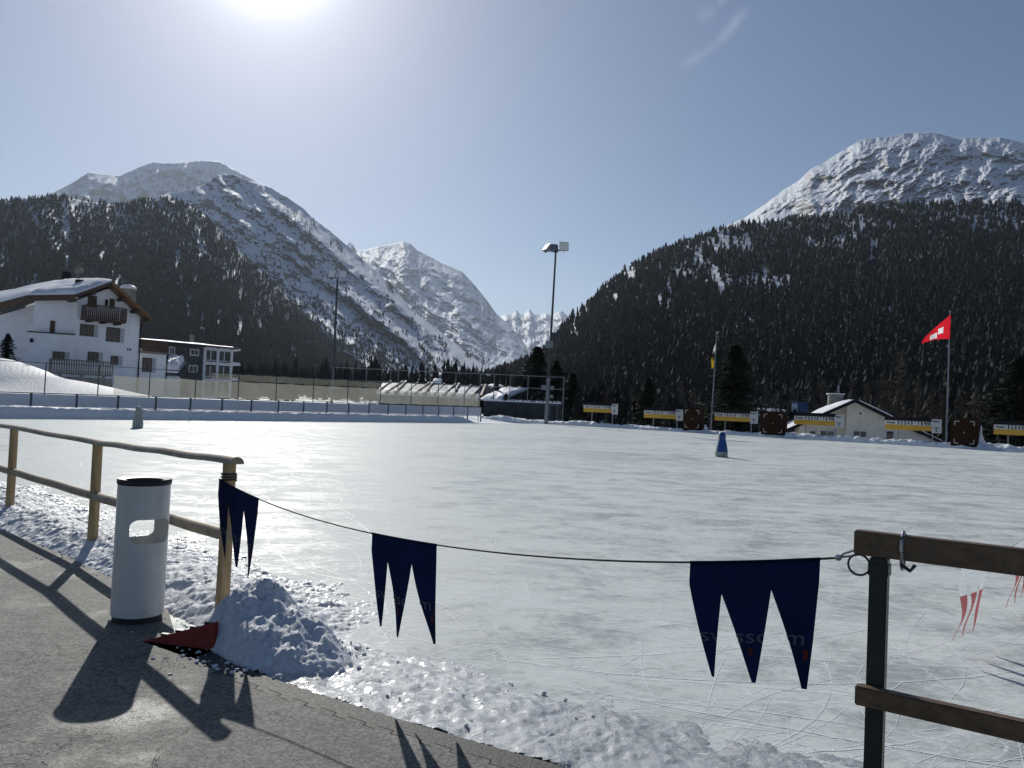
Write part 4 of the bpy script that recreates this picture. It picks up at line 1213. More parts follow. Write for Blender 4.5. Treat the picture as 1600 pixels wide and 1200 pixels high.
# ------------------------------------------------------------------ facade helper
class Facade:
    """plane through P(px,py,Y) facing the camera, turned by rz; local x along the wall, -y towards the viewer"""
    def __init__(s, px, Y, rz, z0):
        p = P(px, 637, Y); s.o = Vector((p.x, p.y, z0)); s.rz = rz
        s.u = Vector((math.cos(rz), math.sin(rz), 0)); s.n = Vector((s.u.y, -s.u.x, 0))
    def uv(s, px, py, dep=0):
        d = ray(px, py); c = Vector((0, 0, CAMH)); o = s.o + s.n * dep
        t = (o - c).dot(s.n) / d.dot(s.n); q_ = c + d * t - s.o
        return q_.dot(s.u), q_.z
    def rect(s, x0, y0, x1, y1, dep=0):
        xm, ym = (x0 + x1) / 2, (y0 + y1) / 2
        return s.uv(x0, ym, dep)[0], s.uv(x1, ym, dep)[0], s.uv(xm, y1, dep)[1], s.uv(xm, y0, dep)[1]
def window(fa, par, r4, y=0, frm=None, glass=None, reveal=True, panes=2, fw=.07):
    u0, u1, v0, v1 = r4; glass = glass or M_curt; frm = frm or M_wood_d
    w_ = MB().bb(u0, u1, y - .05, y + .08, v0, v1).build('window', glass, par)
    f_ = MB()
    f_.bb(u0 - fw, u0, y - .075, y + .05, v0 - fw, v1 + fw); f_.bb(u1, u1 + fw, y - .075, y + .05, v0 - fw, v1 + fw)
    f_.bb(u0, u1, y - .075, y + .05, v1, v1 + fw); f_.bb(u0, u1, y - .075, y + .05, v0 - fw, v0)
    for k in range(1, panes):
        c = u0 + (u1 - u0) * k / panes; f_.bb(c - .03, c + .03, y - .07, y - .052, v0, v1)
    f_.build('frame', frm, w_)
    if reveal:   # pale splayed plaster jamb on the right and sill below
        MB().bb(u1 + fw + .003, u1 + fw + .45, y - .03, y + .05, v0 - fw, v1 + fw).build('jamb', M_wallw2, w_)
        MB().bb(u0 - .1, u1 + .5, y - .12, y - .0, v0 - fw - .08, v0 - fw - .004).build('sill', M_frame, w_)
    return w_
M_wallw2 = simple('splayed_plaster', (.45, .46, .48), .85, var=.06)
def balcony(par, u0, u1, v0, v1, dep, mat, ybase=0, nm='balcony'):
    fl_b = MB().bb(u0, u1, ybase - dep, ybase, v0 - .16, v0).build(nm, mat, par)
    r_ = MB(); r_.bb(u0, u1, ybase - dep - .05, ybase - dep + .03, v1 - .08, v1); r_.bb(u0, u1, ybase - dep - .04, ybase - dep + .02, v0 + .1, v0 + .18)
    r_.build('handrail', mat, fl_b)
    s_ = MB(); n = int((u1 - u0) / .19)
    for k in range(n + 1):
        c = u0 + (u1 - u0) * k / n; s_.bb(c - .055, c + .055, ybase - dep - .012, ybase - dep + .012, v0 + .002, v1 - .082)
    for k in range(int(dep / .19)):
        y_ = ybase - dep + .19 * k + .1
        for u_ in (u0 + .02, u1 - .02): s_.bb(u_ - .012, u_ + .012, y_ - .055, y_ + .055, v0 + .002, v1 - .082)
    s_.build('balusters', mat, fl_b)
    j = MB()
    for k in range(3):
        c = u0 + (u1 - u0) * (.15 + .35 * k); j.bb(c - .1, c + .1, ybase - dep - .1, ybase, v0 - .36, v0 - .163)
    j.build('joists', mat, fl_b)
    return fl_b

# ------------------------------------------------------------------ left chalet
HY = 78
fa = Facade(111, 76, R(52), 0); fw = Facade(111, 76, R(24), 0)
hs_ = empty('chalet', tuple(fa.o), fa.rz, 'large white plastered chalet with snowy roof and timber balconies on the left', 'house')
def mat_of(f): return Matrix.Translation(f.o) @ Matrix.Rotation(f.rz, 4, 'Z')
TOW = mat_of(fa).inverted() @ mat_of(fw)
def W2(o): o.matrix_local = TOW; return o
FAI = mat_of(fa).inverted()
def wl(px, py, Y): return FAI @ P(px, py, Y)          # point in the chalet's own frame
def UV(px, py, dep=0): return fa.uv(px, py, dep)
def WV(px, py, dep=0): return fw.uv(px, py, dep)
uR = UV(216, 550)[0]; uM = 0.0
vR = UV(219, 494)[1]; uPk, vPk = UV(174, 449); vMl = UV(112, 468)[1]
DEP = 12
def wallprism(poly, y0, y1, nm, mat, par):
    return MB().prism([(u, y0, v) for u, v in poly], (0, y1 - y0, 0)).build(nm, mat, par)
wallprism([(uM, 0), (uR, 0), (uR, vR), (uPk, vPk), (uM, vMl)], 0, DEP, 'wall', M_wallw, hs_)
wL = WV(42, 560)[0]; wT = WV(75, 521)[1]; wW = WV(80, 466)[1]; wLL = WV(-45, 520)[0]
W2(wallprism([(wL, 0), (-.003, 0), (-.003, wT), (wL, wT)], 0.0, 8, 'wall', M_wallw, hs_))
W2(wallprism([(wL + .2, wT + .003), (-.05, wT + .003), (-.05, wW + .3), (wL + .2, wW + .3)], .9, 8, 'wall', M_wallw, hs_))
W2(wallprism([(wLL, 0), (wL - .003, 0), (wL - .003, wW - .3), (wLL, wW - 2.2)], 4.6, 9, 'wall', M_wallw, hs_))
W2(MB().bb(wL - .1, .0, -.12, .12, wT + .004, wT + .12).build('parapet', M_wood_d, hs_))
def slabq(p, th, nm, mat, par):
    return MB().prism([Vector(q) for q in p], (0, 0, th)).build(nm, mat, par)
yF, yB = -1.5, DEP + .6
ev_u, ev_v = UV(236, 496, 1.5); rk_u, rk_v = UV(175, 440, 1.5); lv_u, lv_v = UV(116, 461, 1.5)
slabq([(rk_u, yF, rk_v), (ev_u, yF, ev_v), (ev_u, yB, ev_v), (rk_u, yB, rk_v)], -.22, 'roof', M_wood_o, hs_)
# left roof plane runs from the gable rake to the eave over the wing
E1 = wl(44, 462, 75.2); E2 = Vector((lv_u, yF, lv_v)); T2 = Vector((rk_u, yF, rk_v)); T1 = wl(100, 440, 84); E0 = wl(-50, 486, 78); T0 = wl(-50, 470, 90)
MB().prism([E1, E2, T2, T1], (0, 0, -.2)).build('roof', M_wood_d, hs_)
MB().prism([E0, E1, T1, T0], (0, 0, -.2)).build('roof', M_wood_d, hs_)
bbd = MB(); bbd.prism([(rk_u, yF - .03, rk_v + .06), (ev_u + .05, yF - .03, ev_v + .04), (ev_u + .05, yF - .03, ev_v - .30), (rk_u, yF - .03, rk_v - .34)], (0, -.08, 0))
bbd.build('barge_board', M_wood_o, hs_); bbd = MB()
bbd.prism([(rk_u - .003, yF - .03, rk_v + .02), (lv_u - .05, yF - .03, lv_v + .0), (lv_u - .05, yF - .03, lv_v - .30), (rk_u - .003, yF - .03, rk_v - .34)], (0, -.08, 0))
bbd.build('barge_board', M_wood_d, hs_)
for f in (.0, .34, .68, .95):
    u_ = rk_u + (ev_u - rk_u) * f; v_ = rk_v + (ev_v - rk_v) * f - .42; MB().bb(u_ - .14, u_ + .14, yF + .1, -.003, v_ - .25, v_ + .05).build('purlin', M_wood_d, hs_)
for f in (.45, .95):
    u_ = rk_u + (lv_u - rk_u) * f; v_ = rk_v + (lv_v - rk_v) * f - .42; MB().bb(u_ - .14, u_ + .14, yF + .1, -.003, v_ - .25, v_ + .05).build('purlin', M_wood_d, hs_)
dE = (E2 - E1); nE = Vector((dE.y, -dE.x, 0)).normalized(); nE = nE if nE.y < 0 else -nE
MB().prism([E1 + Vector((0, 0, .04)), E2 + Vector((0, 0, .04)), E2 + Vector((0, 0, -.5)), E1 + Vector((0, 0, -.5))], nE * .08).build('eave_board', M_wood_d, hs_)
d0 = (E1 - E0); n0 = Vector((d0.y, -d0.x, 0)).normalized(); n0 = n0 if n0.y < 0 else -n0
MB().prism([E0 + Vector((0, 0, .04)), E1 + Vector((0, 0, .04)), E1 + Vector((0, 0, -.6)), E0 + Vector((0, 0, -.8))], n0 * .08).build('eave_board', M_wood_d, hs_)
def snowquad(p, th, nm, par, n=14, seed=1):
    """thick snow over a roof quad p0..p3"""
    p = [Vector(q) for q in p]; V = []
    for i in range(n + 1):
        for j in range(n + 1):
            a, b = i / n, j / n; q_ = p[0].lerp(p[1], a).lerp(p[3].lerp(p[2], a), b)
            ed = min(a, 1 - a, b, 1 - b); h = th * (1 - math.exp(-ed * 16)) * (1 + .35 * float(perlin(a * 5 + seed, b * 5, seed))) + .03
            V.append((q_.x, q_.y, q_.z + h))
    mb = MB(); mb.v = V; mb.f = [tuple(int(x) for x in f) for f in grid_faces(n + 1, n + 1)]
    m_ = n + 1; rim = [i for i in range(m_)] + [i * m_ + n for i in range(1, m_)] + [n * m_ + i for i in range(n - 1, -1, -1)] + [i * m_ for i in range(n - 1, 0, -1)]
    b0_ = len(mb.v)
    for i in rim: mb.v.append((mb.v[i][0], mb.v[i][1], mb.v[i][2] - th * .45 - .03))
    for k in range(len(rim)):
        k2 = (k + 1) % len(rim); mb.f.append((rim[k], rim[k2], b0_ + k2, b0_ + k))
    return mb.build(nm, M_snowroof, par, smooth=True)
upz = Vector((0, 0, .16))
snowquad([E1 + upz, E2 + upz, T2 + upz, T1 + upz], .34, 'snow_cover', hs_)
snowquad([E0 + upz, E1 + upz, T1 + upz, T0 + upz], .30, 'snow_cover', hs_, seed=4)
for r4 in ((137, 462, 151, 480), (171, 467, 179, 482)):
    q_ = fa.rect(*r4); MB().bb(q_[0], q_[1], -.05, .05, q_[2], q_[3]).build('door', M_wood_d, hs_)
for r4, pn in (((126, 508, 145, 524), 2), ((167, 513, 186, 533), 2), ((138, 551, 152, 565), 2), ((174, 557, 183, 569), 2)):
    window(fa, hs_, fa.rect(*r4), 0, panes=pn)
W2(window(fw, hs_, tuple(q + o2 for q, o2 in zip(fw.rect(91, 551, 107, 562), (-.4, -.4, 0, 0))), 0, panes=2))
q_ = fw.rect(78, 501, 86, 520, -.9); W2(MB().bb(q_[0], q_[1], .84, .91, q_[2], q_[3]).build('door', M_wood_d, hs_))
q_ = fa.rect(133, 478, 199, 499, 1.2); balcony(hs_, q_[0] + .1, q_[1] - .1, q_[2] - .05, q_[3], 1.25, M_wood_d)
q_ = fw.rect(82, 564, 178, 582, 1.4); W2(balcony(hs_, q_[0], q_[1], q_[2] - .1, q_[3], 1.4, M_wood_g, -2.4))
W2(MB().bb(q_[0], q_[1], -3.7, -2.6, -1, q_[2] - .5).build('plinth_wall', M_stonel, hs_))
dp = MB(); dp.tube([(uR + .08, -.08, 0), (uR + .08, -.08, vR - .3)], .07, 8); dp.build('downpipe', M_dark, hs_)
q_ = fw.rect(47, 529, 52, 535); W2(MB().bb(q_[0], q_[1], -.25, -.02, q_[2], q_[3]).build('wall_lamp', M_dark, hs_, bevel=.03))
q_ = fa.rect(164, 468, 168, 478); MB().bb(q_[0], q_[1], -.14, -.02, q_[2], q_[3]).build('wall_lantern', M_dark, hs_, bevel=.03)
for px in (199.5, 203.5):
    q_ = fa.rect(px - 1.1, 544.5, px + 1.1, 547.3); MB().bb(q_[0], q_[1], -.05, -.012, q_[2], q_[3]).build('wall_plate', M_dark, hs_)
def wbox(px0, px1, pyt, Y, depth, drop, nm, mat, par=hs_):
    a = P(px0, pyt, Y); b = P(px1, pyt, Y); o = MB().bb(0, b.x - a.x, 0, depth, -drop, 0).build(nm, mat, par)
    o.matrix_local = FAI @ Matrix.Translation(a); return o
ch = wbox(117.5, 129, 436.5, 77.2, .8, 1.6, 'chimney', M_dark)
wbox(97, 106, 424, 88, .7, 2.5, 'chimney', M_dark)
du = wl(124, 423, 77.4); cdx = wl(123, 437, 77.4)
MB().tube([cdx, du], .04, 6).build('dish_mast', M_galv, hs_)
dmb = MB(); rad_ = .45; n = 24
for i in range(6):
    r_ = rad_ * i / 5
    for j in range(n): a = 2 * math.pi * j / n; dmb.v.append((r_ * math.cos(a), .18 * (1 - (r_ / rad_) ** 2) - .25, r_ * math.sin(a)))
for i in range(5):
    for j in range(n): dmb.f.append((i * n + j, i * n + (j + 1) % n, (i + 1) * n + (j + 1) % n, (i + 1) * n + j))
o = dmb.build('satellite_dish', M_stonel, hs_, smooth=True); o.matrix_local = FAI @ Matrix.Translation(P(124, 423, 77.4)) @ Matrix.Rotation(R(15), 4, 'Z')
# stone tower chimney behind
tw = Facade(205, 86, 0, 0); o_ = empty('stone_tower', tuple(tw.o), 0, 'round rough stone tower with a snow cap behind the chalet roof', 'tower')
q_ = tw.rect(194, 452, 216, 475); cx_, rd_ = (q_[0] + q_[1]) / 2, (q_[1] - q_[0]) / 2
MB().lathe([(rd_ * 1.02, 0), (rd_, q_[3] - .6), (rd_ * .98, q_[3])], 24, c=(cx_ - .35, 0, 0)).build('shaft', M_stonel, o_, smooth=True)
MB().lathe([(rd_ * 1.08, 0), (rd_ * 1.06, .2), (rd_ * .7, .42), (0.01, .5)], 24, c=(cx_ - .35, 0, q_[3] + .004)).build('snow_cap', M_snowroof, o_, smooth=True)
# annex
an_ = Facade(219, 83, R(55), 0)
ao = empty('annex', tuple(an_.o), an_.rz, 'small white annex with a roof terrace between the chalet and the grey building', 'house')
a0 = an_.uv(219, 560)[0]; a1 = an_.uv(259, 575)[0]; avt = an_.uv(240, 553)[1]
MB().bb(a0, a1, 0, 6, 0, avt).build('wall', M_wallw, ao)
window(an_, ao, an_.rect(223, 560, 236, 580), 0)
MB().bb(a0 - .1, a1 + .3, -.4, 6.2, avt + .003, avt + .22).build('terrace_edge', M_wood_g, ao)
MB().bb(a0 + .3, a1 - .3, .5, 5, avt + .225, avt + .5).build('snow_cover', M_snowroof, ao, bevel=.1)
q_ = an_.rect(220, 535, 262, 548); rr2 = MB()
for k in range(24): c = a0 + (a1 - a0) * k / 23; rr2.bb(c - .05, c + .05, -.3, -.27, avt + .225, q_[3])
rr2.bb(a0, a1, -.33, -.24, q_[3] + .002, q_[3] + .08); rr2.build('railing', M_wood_d, ao)
MB().tube([(a1 + .08, -.05, 0), (a1 + .08, -.05, avt)], .06, 8).build('downpipe', M_dark, ao)
# snowy carport roof
cpf = Facade(275, 88, R(20), 0); co = empty('shed', tuple(cpf.o), cpf.rz, 'open shed with thick snow on a tilted roof beside the annex', 'shed')
c0_, c1_ = cpf.uv(258, 580)[0], cpf.uv(280, 580)[0]; czt = cpf.uv(270, 575)[1]; czh = cpf.uv(290, 562)[1]; c2_ = cpf.uv(291, 562)[0]
MB().bb(c0_, c1_, 0, 4, 0, czt - .9).build('wall', M_wallw, co)
MB().prism([(c0_, -.6, czt - .2), (c1_, -.6, czt - .2), (c2_, 3.5, czh), (c0_, 3.5, czh)], (0, 0, -.15)).build('roof', M_galv, co)
snowquad([(c0_, -.6, czt - .2), (c1_ - .1, -.6, czt - .2), (c2_ - .3, 3.5, czh), (c0_, 3.5, czh)], .75, 'snow_cover', co, seed=9)
sl_ = MB()
for k in range(3): sl_.bb(c0_ + .1, c1_ - .2, -.05, 0, czt - .85 + .2 * k, czt - .75 + .2 * k)
sl_.build('slats', M_galv, co)

# ------------------------------------------------------------------ modern grey building
mf = Facade(317, 96, R(48), 0)
mo = empty('apartment_building', tuple(mf.o), mf.rz, 'modern dark stone building with white framed glazed bays and flat snowy roof', 'building')
mu0 = mf.uv(214, 560)[0]; mu1 = mf.uv(317.5, 580)[0]; mu2 = mf.uv(361, 580)[0]
vt0 = mf.uv(230, 532)[1]; vt1 = mf.uv(317, 541.5)[1]; vt1 = (vt0 + vt1) / 2 
vt = mf.uv(300, 540)[1]
MB().bb(mu0, mu1 - .002, 0, 11, -.5, vt - .02).build('wall', M_stone, mo)
MB().bb(mu1 + .02, mu2 - .02, .35, 11, -.5, vt - .1).build('wall', M_stone, mo)
MB().bb(mu0 - .5, mf.uv(368, 546)[0], -.9, 11.5, vt, vt + .16).build('roof', M_galvd, mo)
snowquad([(mu0 - .4, -.8, vt + .165), (mf.uv(366, 546)[0], -.8, vt + .165), (mf.uv(366, 546)[0], 11.3, vt + .165), (mu0 - .4, 11.3, vt + .165)], .22, 'snow_cover', mo, n=24, seed=6)
# white frame bays: three storeys x two
colx = [mf.uv(px, 580)[0] for px in (317.5, 338, 359.5)]
rowz = [mf.uv(330, py)[1] for py in (543, 566.5, 592, 618)]
fm = MB()
for x in colx: fm.bb(x - .16, x + .16, -.25, .3, -.3, rowz[0] - .05)
for z, h in zip(rowz, (.55, .38, .38, .3)):
    for x0_, x1_ in zip(colx[:-1], colx[1:]): fm.bb(x0_ + .163, x1_ - .163, -.22, .3, z - h / 2 - .1, z + h / 2 - .1)
fm.build('bay_frame', M_frame, mo)
for k in range(3):
    for x0_, x1_ in zip(colx[:-1], colx[1:]):
        z1_, z0_ = rowz[k] - .42, rowz[k + 1] + .22
        g_ = MB().bb(x0_ + .17, x1_ - .17, .0, .05, z0_, z1_).build('window', M_glass, mo)
        f_ = MB(); c = (x0_ + x1_) / 2; f_.bb(c - .05, c + .05, -.06, -.003, z0_, z1_); f_.bb(x0_ + .17, c - .055, -.05, -.003, z0_, z0_ + .09)
        f_.bb(c + .055, x1_ - .17, -.05, -.003, z0_, z0_ + .09); f_.build('frame', M_frame, g_)
for py, xe in ((546, 374.5), (569, 374.5), (593, 371)):
    z = mf.uv(366, py)[1]; b_ = MB().bb(colx[2] + .165, mf.uv(xe, py)[0], -.2, 3, z - .14, z + .12).build('balcony_slab', M_frame, mo)
    MB().bb(colx[2] + .2, mf.uv(xe, py)[0] - .05, -.1, 2.8, z + .123, z + .22).build('snow_cover', M_snowroof, b_)
for r4 in ((265, 543.5, 271.5, 552.5), (298, 547, 309, 554.5), (296, 572, 307, 580), (296, 600, 307, 607)):
    window(mf, mo, mf.rect(*r4), 0, M_frame, M_glass, False, 2, .12)
q_ = mf.rect(299.5, 523, 303.5, 533, -4); MB().bb(q_[0], q_[1], 4, 4.5, q_[2] - 1, q_[3]).build('chimney', M_stonel, mo)

# ------------------------------------------------------------------ beige house beyond the right bank
bf = Facade(1340, 82, R(-17), -3.2)
bo = empty('beige_house', tuple(bf.o), bf.rz, 'low beige gabled house with snow on its dark roof behind the scoreboards', 'house')
B = lambda px, py, dep=0: bf.uv(px, py, dep)
pk = B(1335, 624.5); er = B(1468, 690); el = B(1230, 671); eL2 = B(1325, 632)
wr = B(1445, 690)[0]; wl_ = B(1250, 690)[0]
slopeR = (er[1] - pk[1]) / (er[0] - pk[0]); slopeL = (el[1] - pk[1]) / (el[0] - pk[0])
um = B(1323, 660)[0]
def zr(u, d=.25): return pk[1] - d + (slopeR * (u - pk[0]) if u > pk[0] else slopeL * (u - pk[0]))
wallprism([(um, 0), (wr, 0), (wr, zr(wr)), (pk[0], zr(pk[0])), (um, zr(um))], 0, 12, 'wall', M_wallb, bo)
wallprism([(wl_, 0), (um - .003, 0), (um - .003, zr(um)), (wl_, zr(wl_))], 1.6, 12, 'wall', M_wallb, bo)
pkz = pk[1] + .05
for (ue, ve, nm) in ((er[0] + .6, zr(er[0] + .6, -.1), 'r'), (el[0] - .6, zr(el[0] - .6, -.1), 'l')):
    MB().prism([(pk[0], -.9, pkz), (ue, -.9, ve), (ue, 12.6, ve), (pk[0], 12.6, pkz)], (0, 0, -.18)).build('roof', M_galvd, bo)
    MB().prism([(pk[0], -.92, pkz + .02), (ue, -.92, ve + .02), (ue, -.92, ve - .32), (pk[0], -.92, pkz - .34)], (0, -.08, 0)).build('barge_board', M_dark, bo)
    if nm == 'r': snowquad([(pk[0] + .3, -.6, pkz - .12), (ue, -.6, ve), (ue, 12.4, ve), (pk[0] + .3, 12.4, pkz - .12)], .22, 'snow_cover', bo, 20, 12)
    else: snowquad([(ue, -.8, ve), (pk[0] - .2, -.8, pkz - .1), (pk[0] - .2, 12.4, pkz - .1), (ue, 12.4, ve)], .36, 'snow_cover', bo, 20, 13)
for k, r4 in enumerate(((1334, 674, 1353, 681.5), (1266, 674, 1276, 679), (1284, 674, 1305, 679), (1385, 674, 1396, 684))):
    yy = 0 if k in (0, 3) else 1.6
    q_ = bf.rect(*r4); window(bf, bo, (q_[0], q_[1], q_[2] - .5, q_[3]), yy, M_frame, M_glass, False, 2 if k in (0, 2) else 1, .10)
q_ = bf.rect(1343, 644.5, 1346, 647.5); MB().bb(q_[0], q_[1], -.04, .02, q_[2], q_[3]).build('vent', M_dark, bo)
q_ = bf.rect(1295, 616, 1318, 640, -5); ch = MB().bb(q_[0], q_[1], 5, 6.6, q_[2] - 2, q_[3]).build('chimney', M_stonel, bo)
MB().bb(q_[0] - .15, q_[1] + .15, 4.9, 6.7, q_[3] + .003, q_[3] + .1).build('chimney_cap', M_snowroof, ch)
MB().tube([(q_[1] - .5, 5.5, q_[3] + .1), (q_[1] - .5, 5.5, q_[3] + .95)], .11, 8).build('flue', M_galv, ch)

# ------------------------------------------------------------------ snow roofed hall seen through the netting, small far huts
def gable(px0, px1, pyr, pye, Y, rz, dep, label, wall=M_wood_d, group=None, name='barn', ribs=0, z0=-1.5, th=.5):
    f_ = Facade((px0 + px1) / 2, Y, rz, 0); o_ = empty(name, tuple(f_.o), rz, label, {'barn': 'barn', 'sports_hall': 'hall', 'hut': 'hut'}[name], group)
    u0, u1 = f_.uv(px0, pye)[0], f_.uv(px1, pye)[0]; ze = f_.uv((px0 + px1) / 2, pye)[1]; zr_ = f_.uv((px0 + px1) / 2, pyr, -dep / 2)[1]
    MB().bb(u0 + .3, u1 - .3, .4, dep - .4, z0, ze + .1).build('wall', wall, o_)
    wallprism([(0, 0)] * 0 or [(u0 + .3, ze + .1), (u0 + .301, ze + .1), (u0 + .301, ze + .11)], .4, .41, 'gable_trim', wall, o_)
    MB().prism([(u0, 0, ze), (u0, dep / 2, zr_), (u0, dep, ze)], (u1 - u0, 0, 0)).build('roof', M_galvd, o_)
    snowquad([(u0, -.2, ze + .03), (u1, -.2, ze + .03), (u1, dep / 2, zr_ + .03), (u0, dep / 2, zr_ + .03)], th, 'snow_cover', o_, 18, 3)
    if ribs:
        r_ = MB()
        for k in range(ribs + 1):
            u_ = u0 + (u1 - u0) * k / ribs; r_.tube([(u_, -.25, ze + th * .9), (u_ + 1.6 + .6 * math.sin(k * 2.1), dep / 2, zr_ + th + .1)], .16 + .1 * (k % 3), 5)
        r_.build('roof_ribs', M_wood_d, o_)
    return o_
gable(588, 752, 602, 619, 140, R(4), 22, 'long low hall with a snow covered ribbed roof behind the netting', M_galvd, name='sports_hall', ribs=11, z0=-2, th=.35)
gable(752, 786, 606, 624, 128, R(-30), 16, 'small hall end with snow roof inside the court cage frame', M_wallb, name='hut', z0=-2)
gable(784, 808, 604, 620, 150, R(25), 14, 'snowy hut just left of the floodlight mast', M_wood_d, name='hut', z0=-2)
gable(676, 690, 593, 598, 230, 0, 5, 'tiny far hut with snow roof above the beige netting', M_wood_d, name='hut', z0=-2, th=.4)
gable(1176, 1232, 640, 652, 190, R(-8), 8, 'snowy barn roof between the dark pine and the beige house', M_wood_d, name='barn', z0=-4, th=.5)
hb = Facade(1254, 150, 0, 0); ho = empty('hut', tuple(hb.o), 0, 'small blue sided hut with snow in front, left of the beige house chimney', 'hut')
q_ = hb.rect(1246, 628, 1263, 637); MB().bb(q_[0], q_[1], 0, 3, -4, q_[3]).build('wall', simple('blue_cladding', (.05, .10, .22), .6), ho)
MB().bb(q_[0] - .2, q_[1] + .2, -.2, 3.2, q_[3] + .004, q_[3] + .12).build('roof', M_galvd, ho)

# ------------------------------------------------------------------ mountains
LAYERS = {}
def layer(name, ridge, base, D0, D1, xa, xb, nx, ny, mat, amp=0, wl=60, stretch=1, ang_=90, seed=0, rough=1.5, rockf=None, power=1.0, det=8, second=None, gain=.58):
    xs_ = np.linspace(xa, xb, nx); rx, ry = np.array(ridge).T; Ry = np.interp(xs_, rx, ry)
    Ry = Ry + fbm(xs_ / 22, xs_ * 0 + .5, 4, seed + 3, .6) * rough
    bx_, by_ = np.array(base).T; By = np.interp(xs_, bx_, by_)
    s = np.linspace(0, 1, ny)
    SS, XI = np.meshgrid(s, xs_, indexing='ij'); PY = By[None] + (Ry - By)[None] * SS
    d0 = np.interp(xs_, *np.array(D0).T) if isinstance(D0, list) else np.full(nx, float(D0))
    d1 = np.interp(xs_, *np.array(D1).T) if isinstance(D1, list) else np.full(nx, float(D1))
    D = d0[None] * (d1 / d0)[None] ** (SS ** power)
    ca_, sa_ = math.cos(R(ang_)), math.sin(R(ang_))
    al_ = XI * ca_ + PY * sa_; ac_ = -XI * sa_ + PY * ca_
    warp = fbm(XI / 90, PY / 90, 3, seed + 7) * 25
    n1 = fbm((ac_ + warp) / wl, al_ / (wl * stretch), det, seed, gain, ridge=True)
    n2 = fbm(XI / (wl * .9), PY / (wl * .9), det, seed + 40, gain, ridge=True)
    nn = .65 * n1 + .35 * n2
    win = ss(0, .06, SS) * (1 - .55 * ss(.9, 1, SS))
    D = D - amp * nn * win
    if second is not None: D = D + second(XI, PY) * win
    dx = (XI - 800) / FPX; dy = (600 - PY) / FPX
    dirs = np.array(F_)[None, None] + dx[..., None] * np.array(CR) + dy[..., None] * np.array(CU)
    hor = np.hypot(dirs[..., 0], dirs[..., 1])[..., None]
    Pw = dirs / hor * D[..., None]; Pw[..., 2] += CAMH
    back = []
    for k in range(1, 5):
        q_ = Pw[-1].copy(); f = 1 + .05 * k * np.ones(nx); q_[:, 0] *= f; q_[:, 1] *= f; q_[:, 2] -= .05 * k * d1 * .75; back.append(q_)
    allp = np.concatenate([Pw, np.array(back)], 0)
    me = np_mesh(name, allp.reshape(-1, 3), grid_faces(ny + 4, nx), True)
    rk_ = np.zeros((ny + 4, nx))
    if rockf is not None: rk_[:ny] = rockf(XI, PY, nn)
    add_attr(me, 'rock', rk_)
    tag(link_mesh(name, me, mat), kind='structure')
    LAYERS[name] = (xs_, s, Pw, By, Ry)
    return LAYERS[name]
def sample_layer(nm, px, py):
    xs_, s, Pw, By, Ry = LAYERS[nm]
    fx = np.clip((px - xs_[0]) / (xs_[1] - xs_[0]), 0, len(xs_) - 1.001); ix = fx.astype(int); f = fx - ix
    b = By[ix] * (1 - f) + By[ix + 1] * f; r = Ry[ix] * (1 - f) + Ry[ix + 1] * f
    sv = (py - b) / (r - b); fs = np.clip(sv, 0, .9999) * (len(s) - 1); js = fs.astype(int); g = fs - js
    p = (Pw[js, ix] * ((1 - f) * (1 - g))[:, None] + Pw[js, ix + 1] * (f * (1 - g))[:, None] + Pw[js + 1, ix] * ((1 - f) * g)[:, None] + Pw[js + 1, ix + 1] * (f * g)[:, None])
    return p, sv
# A far jagged peaks
layer('far_peaks', [(700, 560), (760, 520), (785, 492), (792, 490), (800, 492), (806, 483), (813, 491), (820, 490), (827, 482), (834, 491), (845, 492), (853, 489), (862, 493), (868, 489), (878, 485), (890, 497), (905, 510), (960, 560)],
      [(700, 600), (960, 600)], 9000, 12500, 700, 960, 240, 110, M_far, 480, 22, 2.2, 60, 201, 1.0)
# B hazy peak
layer('hazy_peak', [(480, 470), (530, 420), (545, 378), (550, 380), (556, 391), (566, 392), (590, 386), (612, 382), (630, 377), (640, 380), (652, 391), (690, 411), (722, 424), (740, 443), (760, 468), (775, 489), (800, 512), (822, 540), (845, 565), (900, 600)],
      [(480, 620), (900, 620)], 5200, 9500, 480, 900, 380, 240, M_mtB, 450, 42, 3.2, 42, 211, 1.2)
# C left back mountain
layer('left_back_mountain', [(-400, 420), (-100, 350), (60, 312), (85, 300), (112, 286), (138, 270), (160, 272), (188, 275), (215, 262), (238, 254), (275, 255), (312, 251), (342, 252), (360, 262), (395, 280), (440, 330), (520, 420)],
      [(-400, 420), (80, 420), (520, 460)], 6500, 8800, -400, 520, 420, 160, M_mtC, 330, 48, 1.6, 120, 221, 1.0)
